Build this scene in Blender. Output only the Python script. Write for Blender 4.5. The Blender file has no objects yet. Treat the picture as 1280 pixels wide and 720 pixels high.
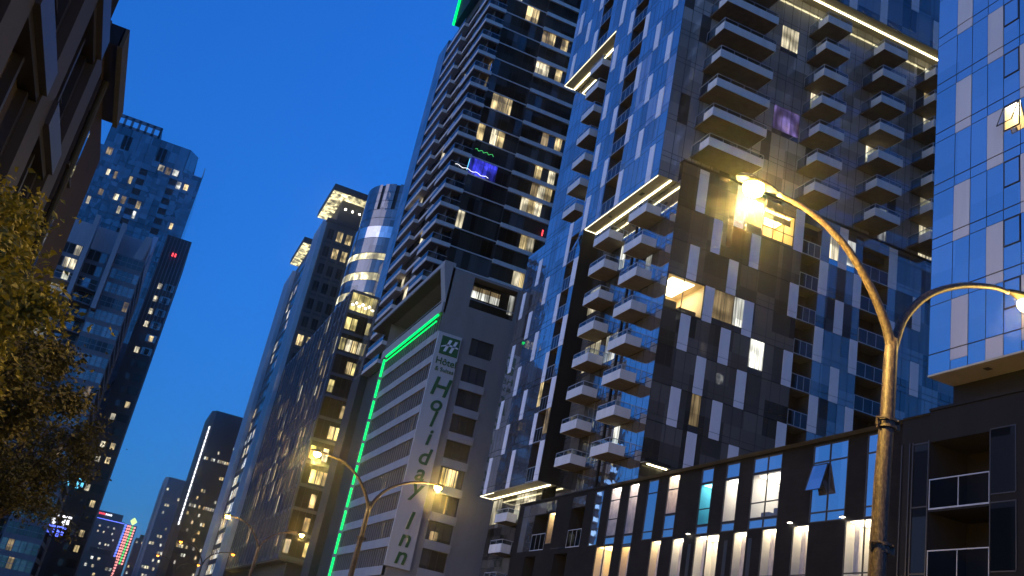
import bpy, math, random
from mathutils import Vector
random.seed(7)
R = random.Random(11)
H = 1.6                      # eye height: the lists below are heights above the eye
sc = bpy.context.scene
COL = sc.collection

# ---------------------------------------------------------------- camera
W2C = ((0.90213767, 0.31212826, 0.29786502),      # world X in camera (right, down, forward)
       (-0.38735209, 0.28188699, 0.8777802),      # world Y
       (0.19001573, -0.90725723, 0.37520441))     # world Z
FPX = 1217.91


def proj(p):
    x = [sum(p[a] * W2C[a][i] for a in range(3)) for i in range(3)]
    if x[2] < 0.3:
        return None
    return 640 + FPX * x[0] / x[2], 360 + FPX * x[1] / x[2]


def score(vs):
    q = [proj(v) for v in vs]
    if any(a is None for a in q):
        return 0.0
    xs = [min(1280, max(0, a[0])) for a in q]
    ys = [min(720, max(0, a[1])) for a in q]
    return (max(xs) - min(xs)) * (max(ys) - min(ys))


cam = bpy.data.objects.new('camera', bpy.data.cameras.new('camera'))
COL.objects.link(cam)
from mathutils import Matrix
right = Vector([W2C[a][0] for a in range(3)])
up = -Vector([W2C[a][1] for a in range(3)])
back = -Vector([W2C[a][2] for a in range(3)])
m = Matrix((right, up, back)).transposed().to_4x4()
m.translation = (0, 0, H)
cam.matrix_world = m
cam.data.sensor_width = 36
cam.data.lens = 36 * FPX / 1280
cam.data.clip_end = 6000
cam.data.clip_start = 0.1
sc.camera = cam

# ---------------------------------------------------------------- materials
MATS = {}


class NT:
    def __init__(s, name):
        s.m = bpy.data.materials.new(name)
        s.m.use_nodes = True
        s.t = s.m.node_tree
        s.t.nodes.clear()
        s.out = s.n('ShaderNodeOutputMaterial')
        MATS[name] = s.m

    def n(s, typ, **kw):
        nd = s.t.nodes.new(typ)
        for k, v in kw.items():
            setattr(nd, k, v)
        return nd

    def l(s, a, b):
        s.t.links.new(a, b)


def principled(s, col, rough, **kw):
    p = s.n('ShaderNodeBsdfPrincipled')
    p.inputs['Base Color'].default_value = (*col, 1)
    p.inputs['Roughness'].default_value = rough
    for k, v in kw.items():
        p.inputs[k].default_value = v
    return p


def cellnoise(s, sx, sy, sz):
    g = s.n('ShaderNodeNewGeometry')
    v = s.n('ShaderNodeVectorMath', operation='MULTIPLY')
    v.inputs[1].default_value = (sx, sy, sz)
    f = s.n('ShaderNodeVectorMath', operation='FLOOR')
    w = s.n('ShaderNodeTexWhiteNoise', noise_dimensions='3D')
    s.l(g.outputs['Position'], v.inputs[0])
    s.l(v.outputs[0], f.inputs[0])
    s.l(f.outputs[0], w.inputs['Vector'])
    return w, g


def solid(name, col, rough=.7, var=.25, scale=1.2, bump=0., bscale=20, metallic=0., spec=.5, streak=True):
    """A plain surface with blotches and rain streaks of its own."""
    s = NT(name)
    p = principled(s, col, rough, Metallic=metallic)
    p.inputs['Specular IOR Level'].default_value = spec
    g = s.n('ShaderNodeNewGeometry')
    mp = s.n('ShaderNodeMapping')
    mp.inputs['Scale'].default_value = (scale, scale, scale * (.25 if streak else 1))
    no = s.n('ShaderNodeTexNoise')
    no.inputs['Scale'].default_value = 1
    no.inputs['Detail'].default_value = 6
    no.inputs['Roughness'].default_value = .65
    s.l(g.outputs['Position'], mp.inputs[0])
    s.l(mp.outputs[0], no.inputs['Vector'])
    r = s.n('ShaderNodeMapRange')
    r.inputs[1].default_value = .3
    r.inputs[2].default_value = .7
    r.inputs[3].default_value = 1 - var
    r.inputs[4].default_value = 1 + var
    s.l(no.outputs[0], r.inputs[0])
    mx = s.n('ShaderNodeVectorMath', operation='SCALE')
    mx.inputs[0].default_value = col
    s.l(r.outputs[0], mx.inputs['Scale'])
    s.l(mx.outputs[0], p.inputs['Base Color'])
    if bump:
        n2 = s.n('ShaderNodeTexNoise')
        n2.inputs['Scale'].default_value = bscale
        n2.inputs['Detail'].default_value = 4
        s.l(g.outputs['Position'], n2.inputs['Vector'])
        b = s.n('ShaderNodeBump')
        b.inputs['Strength'].default_value = bump
        b.inputs['Distance'].default_value = .02
        s.l(n2.outputs[0], b.inputs['Height'])
        s.l(b.outputs[0], p.inputs['Normal'])
    s.l(p.outputs[0], s.out.inputs[0])
    return s.m


def glass(name, col=(.012, .016, .022), ior=2.2, rough=.02, cell=(.55, .55, .33), var=.6, wav=.006, tint=(1, 1, 1), ilo=.86):
    """Coated facade glass over a dark room: mirror of the sky with slightly wavy panes."""
    s = NT(name)
    p = principled(s, col, rough)
    p.inputs['IOR'].default_value = ior
    p.inputs['Specular Tint'].default_value = (*tint, 1)
    w, g = cellnoise(s, *cell)
    r = s.n('ShaderNodeMapRange')
    r.inputs[3].default_value = 1 - var
    r.inputs[4].default_value = 1 + var * 1.8
    s.l(w.outputs['Value'], r.inputs[0])
    mx = s.n('ShaderNodeVectorMath', operation='SCALE')
    mx.inputs[0].default_value = col
    s.l(r.outputs[0], mx.inputs['Scale'])
    s.l(mx.outputs[0], p.inputs['Base Color'])
    r2 = s.n('ShaderNodeMapRange')
    r2.inputs[3].default_value = ior * ilo
    r2.inputs[4].default_value = ior * 1.1
    s.l(w.outputs['Value'], r2.inputs[0])
    s.l(r2.outputs[0], p.inputs['IOR'])
    no = s.n('ShaderNodeTexNoise')
    no.inputs['Scale'].default_value = .8
    no.inputs['Detail'].default_value = 2
    s.l(g.outputs['Position'], no.inputs['Vector'])
    b = s.n('ShaderNodeBump')
    b.inputs['Strength'].default_value = 1
    b.inputs['Distance'].default_value = wav
    s.l(no.outputs[0], b.inputs['Height'])
    s.l(b.outputs[0], p.inputs['Normal'])
    s.l(p.outputs[0], s.out.inputs[0])
    return s.m


def clearglass(name, tint=(.95, .97, .98), refl=1.9):
    s = NT(name)
    fr = s.n('ShaderNodeFresnel')
    fr.inputs[0].default_value = refl
    tr = s.n('ShaderNodeBsdfTransparent')
    tr.inputs[0].default_value = (*tint, 1)
    gl = s.n('ShaderNodeBsdfGlossy')
    gl.inputs['Roughness'].default_value = .02
    gl.inputs['Color'].default_value = (.9, .95, 1, 1)
    mx = s.n('ShaderNodeMixShader')
    s.l(fr.outputs[0], mx.inputs[0])
    s.l(tr.outputs[0], mx.inputs[1])
    s.l(gl.outputs[0], mx.inputs[2])
    s.l(mx.outputs[0], s.out.inputs[0])
    return s.m


def emit(name, col, st):
    s = NT(name)
    e = s.n('ShaderNodeEmission')
    e.inputs[0].default_value = (*col, 1)
    e.inputs[1].default_value = st
    s.l(e.outputs[0], s.out.inputs[0])
    return s.m


def litwin(name, col, st, cell=(.55, .55, .33), fold=5.):
    """A lit room behind glass: curtain folds, uneven lamps, a glossy pane in front."""
    s = NT(name)
    p = principled(s, (.02, .02, .02), .03)
    p.inputs['IOR'].default_value = 1.5
    w, g = cellnoise(s, *cell)
    mp = s.n('ShaderNodeMapping')
    mp.inputs['Scale'].default_value = (fold, fold, .22)
    no = s.n('ShaderNodeTexNoise')
    no.inputs['Scale'].default_value = 1
    no.inputs['Detail'].default_value = 1
    s.l(g.outputs['Position'], mp.inputs[0])
    s.l(mp.outputs[0], no.inputs['Vector'])
    n2 = s.n('ShaderNodeTexNoise')
    n2.inputs['Scale'].default_value = .7
    n2.inputs['Detail'].default_value = 0
    s.l(g.outputs['Position'], n2.inputs['Vector'])
    cr = s.n('ShaderNodeMapRange')
    cr.inputs[1].default_value = .32
    cr.inputs[2].default_value = .62
    cr.inputs[3].default_value = .3
    cr.inputs[4].default_value = 1.25
    s.l(no.outputs[0], cr.inputs[0])
    c2 = s.n('ShaderNodeMapRange')
    c2.inputs[1].default_value = .35
    c2.inputs[2].default_value = .6
    c2.inputs[3].default_value = .35
    c2.inputs[4].default_value = 1.2
    s.l(n2.outputs[0], c2.inputs[0])
    a = s.n('ShaderNodeMath', operation='MULTIPLY')
    s.l(cr.outputs[0], a.inputs[0])
    s.l(c2.outputs[0], a.inputs[1])
    c3 = s.n('ShaderNodeMapRange')
    c3.inputs[3].default_value = .45 * st
    c3.inputs[4].default_value = 1.5 * st
    s.l(w.outputs['Value'], c3.inputs[0])
    a2 = s.n('ShaderNodeMath', operation='MULTIPLY')
    s.l(a.outputs[0], a2.inputs[0])
    s.l(c3.outputs[0], a2.inputs[1])
    p.inputs['Emission Color'].default_value = (*col, 1)
    s.l(a2.outputs[0], p.inputs['Emission Strength'])
    s.l(p.outputs[0], s.out.inputs[0])
    return s.m


def brick(name, c1, c2, mortar, sx=.22, sz=.07, rough=.8, spec=.3):
    s = NT(name)
    p = principled(s, c1, rough)
    p.inputs['Specular IOR Level'].default_value = spec
    g = s.n('ShaderNodeNewGeometry')
    sp = s.n('ShaderNodeSeparateXYZ')
    s.l(g.outputs['Position'], sp.inputs[0])
    ad = s.n('ShaderNodeMath', operation='ADD')
    s.l(sp.outputs[0], ad.inputs[0])
    s.l(sp.outputs[1], ad.inputs[1])
    cb = s.n('ShaderNodeCombineXYZ')
    s.l(ad.outputs[0], cb.inputs[0])
    s.l(sp.outputs[2], cb.inputs[1])
    b = s.n('ShaderNodeTexBrick')
    b.inputs['Scale'].default_value = 1
    b.inputs['Brick Width'].default_value = sx
    b.inputs['Row Height'].default_value = sz
    b.inputs['Mortar Size'].default_value = .008
    b.inputs['Color1'].default_value = (*c1, 1)
    b.inputs['Color2'].default_value = (*c2, 1)
    b.inputs['Mortar'].default_value = (*mortar, 1)
    s.l(cb.outputs[0], b.inputs['Vector'])
    no = s.n('ShaderNodeTexNoise')
    no.inputs['Scale'].default_value = .6
    no.inputs['Detail'].default_value = 5
    s.l(g.outputs['Position'], no.inputs['Vector'])
    r = s.n('ShaderNodeMapRange')
    r.inputs[1].default_value = .3
    r.inputs[2].default_value = .7
    r.inputs[3].default_value = .7
    r.inputs[4].default_value = 1.3
    s.l(no.outputs[0], r.inputs[0])
    mx = s.n('ShaderNodeVectorMath', operation='SCALE')
    s.l(b.outputs['Color'], mx.inputs[0])
    s.l(r.outputs[0], mx.inputs['Scale'])
    s.l(mx.outputs[0], p.inputs['Base Color'])
    s.l(p.outputs[0], s.out.inputs[0])
    return s.m


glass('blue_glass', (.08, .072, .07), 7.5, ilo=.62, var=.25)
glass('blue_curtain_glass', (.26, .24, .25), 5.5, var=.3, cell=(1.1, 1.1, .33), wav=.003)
glass('dark_glass', (.012, .011, .010), 1.30, var=.8, tint=(.9, .75, .6))
glass('side_glass', (.075, .068, .060), 2.3, var=.7)
glass('glare_veil_glass', (.26, .25, .24), 1.9, var=.35)  # raised base paints in the glare veil over the middle cross face
glass('window_glass', (.12, .105, .10), 9.0, wav=.002, var=.3)
glass('curtain_glass', (.045, .043, .04), 1.4, var=.5)
glass('teal_glass', (.02, .03, .032), 1.6, var=.5)
glass('night_glass', (.016, .014, .011), 1.13, var=.9)
glass('far_glass', (.03, .042, .062), 2.2, var=.7)
clearglass('clear_glass')
clearglass('rail_glass', (.62, .70, .76), 1.5)
clearglass('dim_rail_glass', (.55, .58, .6), 1.12)
solid('mullion', (.02, .02, .022), .45, .2)
solid('core_dark', (.03, .03, .032), .8, .2)
solid('pale_panel', (.78, .75, .76), .45, .07, .8)
solid('balcony_panel', (.62, .60, .57), .5, .10, 1.4)
solid('balcony_concrete', (.15, .125, .095), .9, .22, 1.6, .3)
solid('soffit_panel', (.42, .37, .25), .6, .12, .8)
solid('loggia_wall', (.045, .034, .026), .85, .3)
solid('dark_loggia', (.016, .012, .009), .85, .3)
solid('grey_panel', (.50, .48, .475), .45, .07, .8)
solid('rail_metal', (.40, .41, .42), .4, .15, metallic=.3)
solid('dark_metal', (.012, .0115, .011), .6, .2, spec=.12)
solid('steel_trim', (.09, .098, .115), .4, .15, metallic=.3)
solid('hotel_concrete', (.22, .205, .19), .85, .10, .5, .25)
solid('hotel_band', (.30, .29, .285), .8, .10, .5)
solid('sign_panel', (.46, .45, .435), .5, .04, .4)
solid('sign_green', (.03, .11, .025), .5, .08)
solid('sign_white', (.75, .75, .73), .5, .05)
solid('roof_gravel', (.12, .12, .12), .95, .2)
solid('slab_edge', (.58, .51, .46), .7, .12)
solid('office_stone', (.075, .062, .05), .75, .15)
solid('fin_metal', (.55, .56, .58), .35, .1, metallic=.6)
solid('tower_grey', (.13, .145, .165), .7, .12)
solid('tower_pale', (.27, .29, .32), .6, .10)
solid('black_tower', (.008, .008, .008), .7, .2, spec=.1)
solid('bronze', (.004, .0033, .0028), .4, .3, spec=.5)
solid('grey_stone', (.008, .0078, .0078), .6, .22, 2.2, .2)
solid('grey_metal', (.035, .035, .036), .35, .10, metallic=.5)
solid('patina', (.028, .031, .018), .8, .4, 5)
solid('room_wall', (.78, .74, .66), .9, .05)
solid('room_wall_warm', (.80, .66, .42), .9, .05)
solid('room_wall_cyan', (.35, .70, .74), .9, .05)
solid('curtain_cloth', (.70, .60, .56), .95, .35, 6)
solid('furniture', (.10, .09, .10), .8, .3)
solid('window_reveal', (.75, .74, .78), .5, .05)
solid('asphalt', (.05, .05, .052), .85, .3, .8, .3, 40, streak=False)
solid('pavement', (.28, .27, .26), .9, .2, .9, .2, 30, streak=False)
solid('kerb_stone', (.33, .32, .31), .85, .15)
solid('road_paint', (.75, .75, .70), .7, .2, 4)
solid('soil', (.07, .065, .05), .95, .3)
solid('bark', (.06, .048, .036), .95, .35, 7, .6, 18)
brick('dark_brick', (.0075, .007, .007), (.012, .011, .0105), (.005, .005, .005), .60, .20, .75, .12)
brick('brown_brick', (.020, .010, .006), (.015, .0075, .005), (.011, .009, .008))
emit('strip_light', (1, .88, .50), 9)
emit('strip_edge', (1, .90, .62), 3)
emit('lamp_glow', (1, .66, .12), 160)
emit('lamp_glow_far', (1, .66, .16), 60)
emit('lamp_orange', (1, .30, .03), 8)
emit('neon_green', (0, .62, .10), 3.2)
emit('led_blue', (.12, .18, 1), 2.5)
emit('led_pink', (1, .32, .30), 2.0)
emit('led_green', (.10, .85, .22), 1.6)
emit('led_white', (.95, .95, 1), 2.5)
emit('led_red', (1, .06, .08), 2.5)
emit('led_cyan', (.15, .65, 1), 1.6)
emit('led_violet', (.38, .18, 1), 1.2)
emit('sign_lime', (.75, 1, .35), 1.6)
emit('room_light', (1, .86, .58), 11)
emit('room_light_warm', (1, .74, .30), 9)
emit('room_light_white', (1, .93, .80), 9)
emit('room_light_cyan', (.45, .95, 1), 5)
emit('spot', (1, .92, .75), 20)
litwin('lit_warm', (1, .76, .36), .85)
litwin('lit_pale', (1, .88, .60), .9)
litwin('lit_dim', (1, .72, .36), .25)
litwin('lit_gold', (1, .82, .30), 1.0, fold=2.)
litwin('lit_white', (.95, .95, .85), .9)
litwin('lit_blue', (.06, .07, 1), .9, fold=2)
litwin('lit_violet', (.40, .30, .85), .38, fold=2)
litwin('lit_crown', (1, .88, .48), 1.3, fold=1.)


def leafmat(name, a, b):
    s = NT(name)
    p = principled(s, a, .6)
    oi = s.n('ShaderNodeNewGeometry')
    w = s.n('ShaderNodeTexNoise')
    w.inputs['Scale'].default_value = 2.2
    w.inputs['Detail'].default_value = 5
    s.l(oi.outputs['Position'], w.inputs['Vector'])
    r = s.n('ShaderNodeMapRange')
    r.inputs[1].default_value = .35
    r.inputs[2].default_value = .65
    s.l(w.outputs[0], r.inputs[0])
    mx = s.n('ShaderNodeMix', data_type='RGBA')
    mx.inputs[6].default_value = (*a, 1)
    mx.inputs[7].default_value = (*b, 1)
    s.l(r.outputs[0], mx.inputs[0])
    s.l(mx.outputs[2], p.inputs['Base Color'])
    tl = s.n('ShaderNodeBsdfTranslucent')
    s.l(mx.outputs[2], tl.inputs[0])
    ms = s.n('ShaderNodeMixShader')
    ms.inputs[0].default_value = .3
    s.l(p.outputs[0], ms.inputs[1])
    s.l(tl.outputs[0], ms.inputs[2])
    s.l(ms.outputs[0], s.out.inputs[0])


leafmat('leaf_yellow', (.15, .145, .017), (.26, .22, .026))
leafmat('leaf_green', (.06, .062, .013), (.11, .09, .016))


def rustmat():
    s = NT('lamp_post_paint')
    p = principled(s, (.2, .15, .08), .55)
    g = s.n('ShaderNodeNewGeometry')
    mp = s.n('ShaderNodeMapping')
    mp.inputs['Scale'].default_value = (22, 22, 8)
    s.l(g.outputs['Position'], mp.inputs[0])
    no = s.n('ShaderNodeTexNoise')
    no.inputs['Scale'].default_value = 1.2
    no.inputs['Detail'].default_value = 7
    no.inputs['Roughness'].default_value = .7
    s.l(mp.outputs[0], no.inputs['Vector'])
    cr = s.n('ShaderNodeValToRGB')
    cr.color_ramp.elements[0].position = .40
    cr.color_ramp.elements[0].color = (.011, .007, .004, 1)
    cr.color_ramp.elements[1].position = .60
    cr.color_ramp.elements[1].color = (.075, .058, .034, 1)
    e = cr.color_ramp.elements.new(.5)
    e.color = (.028, .018, .010, 1)
    s.l(no.outputs[0], cr.inputs[0])
    s.l(cr.outputs[0], p.inputs['Base Color'])
    b = s.n('ShaderNodeBump')
    b.inputs['Strength'].default_value = .5
    b.inputs['Distance'].default_value = .01
    s.l(no.outputs[0], b.inputs['Height'])
    s.l(b.outputs[0], p.inputs['Normal'])
    s.l(p.outputs[0], s.out.inputs[0])


rustmat()


# ---------------------------------------------------------------- mesh builder
class MB:
    def __init__(s, name, mats, k=1., sub=None, label=None):
        s.v, s.f, s.mi = [], [], []
        s.name, s.k, s.sub, s.label = name, k, sub, label
        s.mats = [mats] if isinstance(mats, str) else list(mats)
        s.smooth = False

    def mat(s, m):
        if m not in s.mats:
            s.mats.append(m)
        return s.mats.index(m)

    def poly(s, pts, m=0):
        if isinstance(m, str):
            m = s.mat(m)
        i = len(s.v)
        s.v += [tuple(p) for p in pts]
        s.f.append(tuple(range(i, i + len(pts))))
        s.mi.append(m)

    def mesh(s, vs, fs, m=0):
        if isinstance(m, str):
            m = s.mat(m)
        i = len(s.v)
        s.v += [tuple(p) for p in vs]
        for f in fs:
            s.f.append(tuple(i + a for a in f))
            s.mi.append(m)

    def box(s, x0, x1, y0, y1, z0, z1, m=0):
        s.mesh([(x0, y0, z0), (x1, y0, z0), (x1, y1, z0), (x0, y1, z0), (x0, y0, z1), (x1, y0, z1), (x1, y1, z1), (x0, y1, z1)],
               [(0, 3, 2, 1), (4, 5, 6, 7), (0, 1, 5, 4), (1, 2, 6, 5), (2, 3, 7, 6), (3, 0, 4, 7)], m)

    def prism(s, pts, z0, z1, m=0):
        n = len(pts)
        vs = [(x, y, z0) for x, y in pts] + [(x, y, z1) for x, y in pts]
        fs = [tuple(range(n))[::-1], tuple(range(n, 2 * n))] + [(i, (i + 1) % n, n + (i + 1) % n, n + i) for i in range(n)]
        s.mesh(vs, fs, m)

    def tube(s, pts, rad, n=10, m=0):
        pts = [Vector(p) for p in pts]
        rs = rad if isinstance(rad, (list, tuple)) else [rad] * len(pts)
        vs, fs = [], []
        a = None
        for i, p in enumerate(pts):
            d = (pts[min(i + 1, len(pts) - 1)] - pts[max(i - 1, 0)]).normalized()
            if a is None:
                a = d.orthogonal().normalized()
            a = (a - d * a.dot(d)).normalized()
            b = d.cross(a)
            for j in range(n):
                t = 2 * math.pi * j / n
                vs.append(p + (a * math.cos(t) + b * math.sin(t)) * rs[i])
        for i in range(len(pts) - 1):
            for j in range(n):
                fs.append((i * n + j, i * n + (j + 1) % n, (i + 1) * n + (j + 1) % n, (i + 1) * n + j))
        fs.append(tuple(range(n))[::-1])
        fs.append(tuple(range((len(pts) - 1) * n, len(pts) * n)))
        s.mesh(vs, fs, m)

    def lathe(s, c, prof, n=14, m=0):
        vs, fs = [], []
        for r, z in prof:
            for j in range(n):
                t = 2 * math.pi * j / n
                vs.append((c[0] + r * math.cos(t), c[1] + r * math.sin(t), c[2] + z))
        for i in range(len(prof) - 1):
            for j in range(n):
                fs.append((i * n + j, i * n + (j + 1) % n, (i + 1) * n + (j + 1) % n, (i + 1) * n + j))
        s.mesh(vs, fs, m)

    # facade coordinates: u along the wall, v up, d depth behind the wall plane
    def P(s, ax, c, u, v, d):
        if ax == 'x':
            return (c + d, u, v)
        if ax == 'w':
            return (c - d, u, v)
        return (u, c + d, v)

    def fbox(s, ax, c, u0, u1, v0, v1, d0, d1, m=0):
        a, b = s.P(ax, c, u0, v0, d0), s.P(ax, c, u1, v1, d1)
        s.box(min(a[0], b[0]), max(a[0], b[0]), min(a[1], b[1]), max(a[1], b[1]), v0, v1, m)

    def fquad(s, ax, c, u0, u1, v0, v1, d=0., m=0, tilt=0.):
        pts = []
        for u, v in ((u0, v0), (u0, v1), (u1, v1), (u1, v0)):
            pts.append([u, v])
        t1, t2 = R.uniform(-tilt, tilt), R.uniform(-tilt, tilt)
        uc, vc = (u0 + u1) / 2, (v0 + v1) / 2
        q = [s.P(ax, c, u, v, d + (u - uc) * t1 + (v - vc) * t2) for u, v in pts]
        if ax in 'yw':
            q = q[::-1]
        s.poly(q, m)


def build(mb, parent, loc, name=None):
    me = bpy.data.meshes.new(name or mb.name)
    k = mb.k
    me.from_pydata([(x * k - loc[0], y * k - loc[1], z * k + H - loc[2]) for x, y, z in mb.v], [], mb.f)
    for mn in mb.mats:
        me.materials.append(MATS[mn])
    me.polygons.foreach_set('material_index', mb.mi)
    if mb.smooth:
        me.polygons.foreach_set('use_smooth', [True] * len(mb.f))
    me.update()
    o = bpy.data.objects.new(name or mb.name, me)
    COL.objects.link(o)
    if parent is not None:
        o.parent = parent
    return o


class Thing:
    def __init__(s, name, label, cat, base, k=1., group=None):
        s.name, s.label, s.cat, s.k, s.group = name, label, cat, k, group
        s.base = base          # world location on the ground
        s.parts = []

    def part(s, name, mats, sub=None, label=None):
        mb = MB(name, mats, s.k, sub, label)
        s.parts.append(mb)
        return mb

    def done(s):
        e = bpy.data.objects.new(s.name, None)
        e.empty_display_size = 1
        e.location = s.base
        COL.objects.link(e)
        e['label'] = s.label
        e['category'] = s.cat
        if s.group:
            e['group'] = s.group
        objs = {}
        for lvl in (0, 1):
            byname = {}
            for mb in s.parts:
                if (mb.sub is not None) == bool(lvl) and mb.v:
                    byname.setdefault((id(mb.sub), mb.name), []).append(mb)
            for (sid, nm), lst in byname.items():
                par = e if lvl == 0 else objs.get(sid, e)
                keep, rest = lst, []
                if len(lst) > 100:
                    lst = sorted(lst, key=lambda b: -score([(x * s.k, y * s.k, z * s.k) for x, y, z in b.v[:8]]))
                    keep, rest = lst[:100], lst[100:]
                for mb in keep:
                    o = build(mb, par, s.base)
                    if mb.label:
                        o['label'] = mb.label
                    objs[id(mb)] = o
                if rest:
                    big = MB(nm, rest[0].mats, s.k)
                    for mb in rest:
                        i = len(big.v)
                        mp = [big.mat(x) for x in mb.mats]
                        big.v += mb.v
                        big.f += [tuple(i + a for a in f) for f in mb.f]
                        big.mi += [mp[a] for a in mb.mi]
                    o = build(big, par, s.base)
                    o['kind'] = 'stuff'
                    for mb in rest:
                        objs[id(mb)] = o
        s.obj = e
        return e


def structure(name, mb, kind='structure'):
    o = build(mb, None, (0, 0, 0), name)
    o['kind'] = kind
    return o


def wall_holes(mb, ax, c, u0, u1, v0, v1, holes, d=0., m=0):
    us = sorted({u0, u1, *[min(u1, max(u0, h[0])) for h in holes], *[min(u1, max(u0, h[1])) for h in holes]})
    vs = sorted({v0, v1, *[min(v1, max(v0, h[2])) for h in holes], *[min(v1, max(v0, h[3])) for h in holes]})
    for i in range(len(us) - 1):
        run = None
        for j in range(len(vs) - 1):
            uc, vc = (us[i] + us[i + 1]) / 2, (vs[j] + vs[j + 1]) / 2
            inh = any(h[0] < uc < h[1] and h[2] < vc < h[3] for h in holes)
            if not inh:
                if run is None:
                    run = vs[j]
                if j == len(vs) - 2:
                    mb.fquad(ax, c, us[i], us[i + 1], run, vs[j + 1], d, m)
            elif run is not None:
                mb.fquad(ax, c, us[i], us[i + 1], run, vs[j], d, m)
                run = None


def cavity(mb, ax, c, u0, u1, v0, v1, d0, d1, mats):
    """Five inner faces of a recess: back, left, right, ceiling, floor."""
    bk, sd, ce, fl = mats
    mb.fquad(ax, c, u0, u1, v0, v1, d1, bk)
    P = lambda u, v, d: mb.P(ax, c, u, v, d)
    mb.poly([P(u0, v0, d0), P(u0, v1, d0), P(u0, v1, d1), P(u0, v0, d1)], sd)
    mb.poly([P(u1, v0, d0), P(u1, v0, d1), P(u1, v1, d1), P(u1, v1, d0)], sd)
    mb.poly([P(u0, v1, d0), P(u1, v1, d0), P(u1, v1, d1), P(u0, v1, d1)], ce)
    mb.poly([P(u0, v0, d0), P(u0, v0, d1), P(u1, v0, d1), P(u1, v0, d0)], fl)


def window(T, ax, c, u0, u1, v0, v1, mat, spandrel=.55, gap=.025, d=0., tilt=.0016, name='window', split=False):
    w = T.part(name, [mat])
    if spandrel and v1 - v0 > spandrel + .4:
        w.fquad(ax, c, u0 + gap, u1 - gap, v0 + gap, v0 + spandrel - gap, d, 'blue_glass' if mat.startswith('lit') else 0, tilt)
        v0 = v0 + spandrel
    if split:
        um = (u0 + u1) / 2
        w.fquad(ax, c, u0 + gap, um - gap, v0 + gap, v1 - gap, d, 0, tilt)
        w.fquad(ax, c, um + gap, u1 - gap, v0 + gap, v1 - gap, d, 0, tilt)
    else:
        w.fquad(ax, c, u0 + gap, u1 - gap, v0 + gap, v1 - gap, d, 0, tilt)
    return w


def panel(T, ax, c, u0, u1, v0, v1, mat='pale_panel'):
    w = T.part('wall_panel', [mat])
    w.fbox(ax, c, u0, u1, v0, v0 + .52, -.03, .02)
    w.fbox(ax, c, u0, u1, v0 + .56, v1, -.03, .02)


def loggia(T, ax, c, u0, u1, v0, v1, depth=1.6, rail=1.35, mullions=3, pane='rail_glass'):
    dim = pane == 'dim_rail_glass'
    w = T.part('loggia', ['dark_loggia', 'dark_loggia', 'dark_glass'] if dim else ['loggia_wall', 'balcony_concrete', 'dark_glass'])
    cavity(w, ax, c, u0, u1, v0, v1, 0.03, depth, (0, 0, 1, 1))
    if rail:
        r = T.part('railing', [pane, 'rail_metal'], sub=w)
        r.fquad(ax, c, u0 + .03, u1 - .03, v0 + .05, v0 + rail - .05, .01, 0)
        r.fbox(ax, c, u0, u1, v0 + rail - .05, v0 + rail, -.01, .05, 1)
        r.fbox(ax, c, u0, u1, v0, v0 + .07, -.01, .05, 1)
        for i in range(mullions + 1):
            uu = u0 + (u1 - u0 - .04) * i / mullions
            r.fbox(ax, c, uu, uu + .04, v0 + .07, v0 + rail - .05, 0, .04, 1)
    return w


def room(T, ax, c, u0, u1, v0, v1, depth=2.6, wall='room_wall', light='room_light', d0=.06, name='window', lw=.88,
         transoms=(), mull=(), pane='clear_glass', things=True, frame=.05, bits=None):
    """A window with a real lit room behind it: frame and room walls, a ceiling light, the pane as sub-part."""
    w = T.part(name, [wall, 'mullion', light, 'furniture', 'window_reveal', 'curtain_cloth'])
    cavity(w, ax, c, u0, u1, v0, v1, d0, depth, (0, 0, 0, 3))
    uc, hw = (u0 + u1) / 2, (u1 - u0) * lw / 2
    w.poly([w.P(ax, c, uc - hw, v1 - .05, depth * .12), w.P(ax, c, uc + hw, v1 - .05, depth * .12),
            w.P(ax, c, uc + hw, v1 - .05, depth * .92), w.P(ax, c, uc - hw, v1 - .05, depth * .92)], 2)
    if bits:
        for (a, b, e, f, g, h, mm) in bits:
            w.fbox(ax, c, a, b, e, f, g, h, mm)
    f = frame
    for a, b in ((u0, u0 + f), (u1 - f, u1)):
        w.fbox(ax, c, a, b, v0, v1, -.01, d0, 1)
    for a, b in ((v0, v0 + f), (v1 - f, v1)):
        w.fbox(ax, c, u0 + f, u1 - f, a, b, -.01, d0, 1)
    for t in transoms:
        w.fbox(ax, c, u0 + f, u1 - f, t - .03, t + .03, -.008, d0 - .004, 1)
    for t in mull:
        w.fbox(ax, c, t - .03, t + .03, v0 + f, v1 - f, -.012, d0 - .008, 1)
    p = T.part('pane', [pane], sub=w)
    p.fquad(ax, c, u0 + f, u1 - f, v0 + f, v1 - f, .02, 0, .001)
    return w


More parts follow.
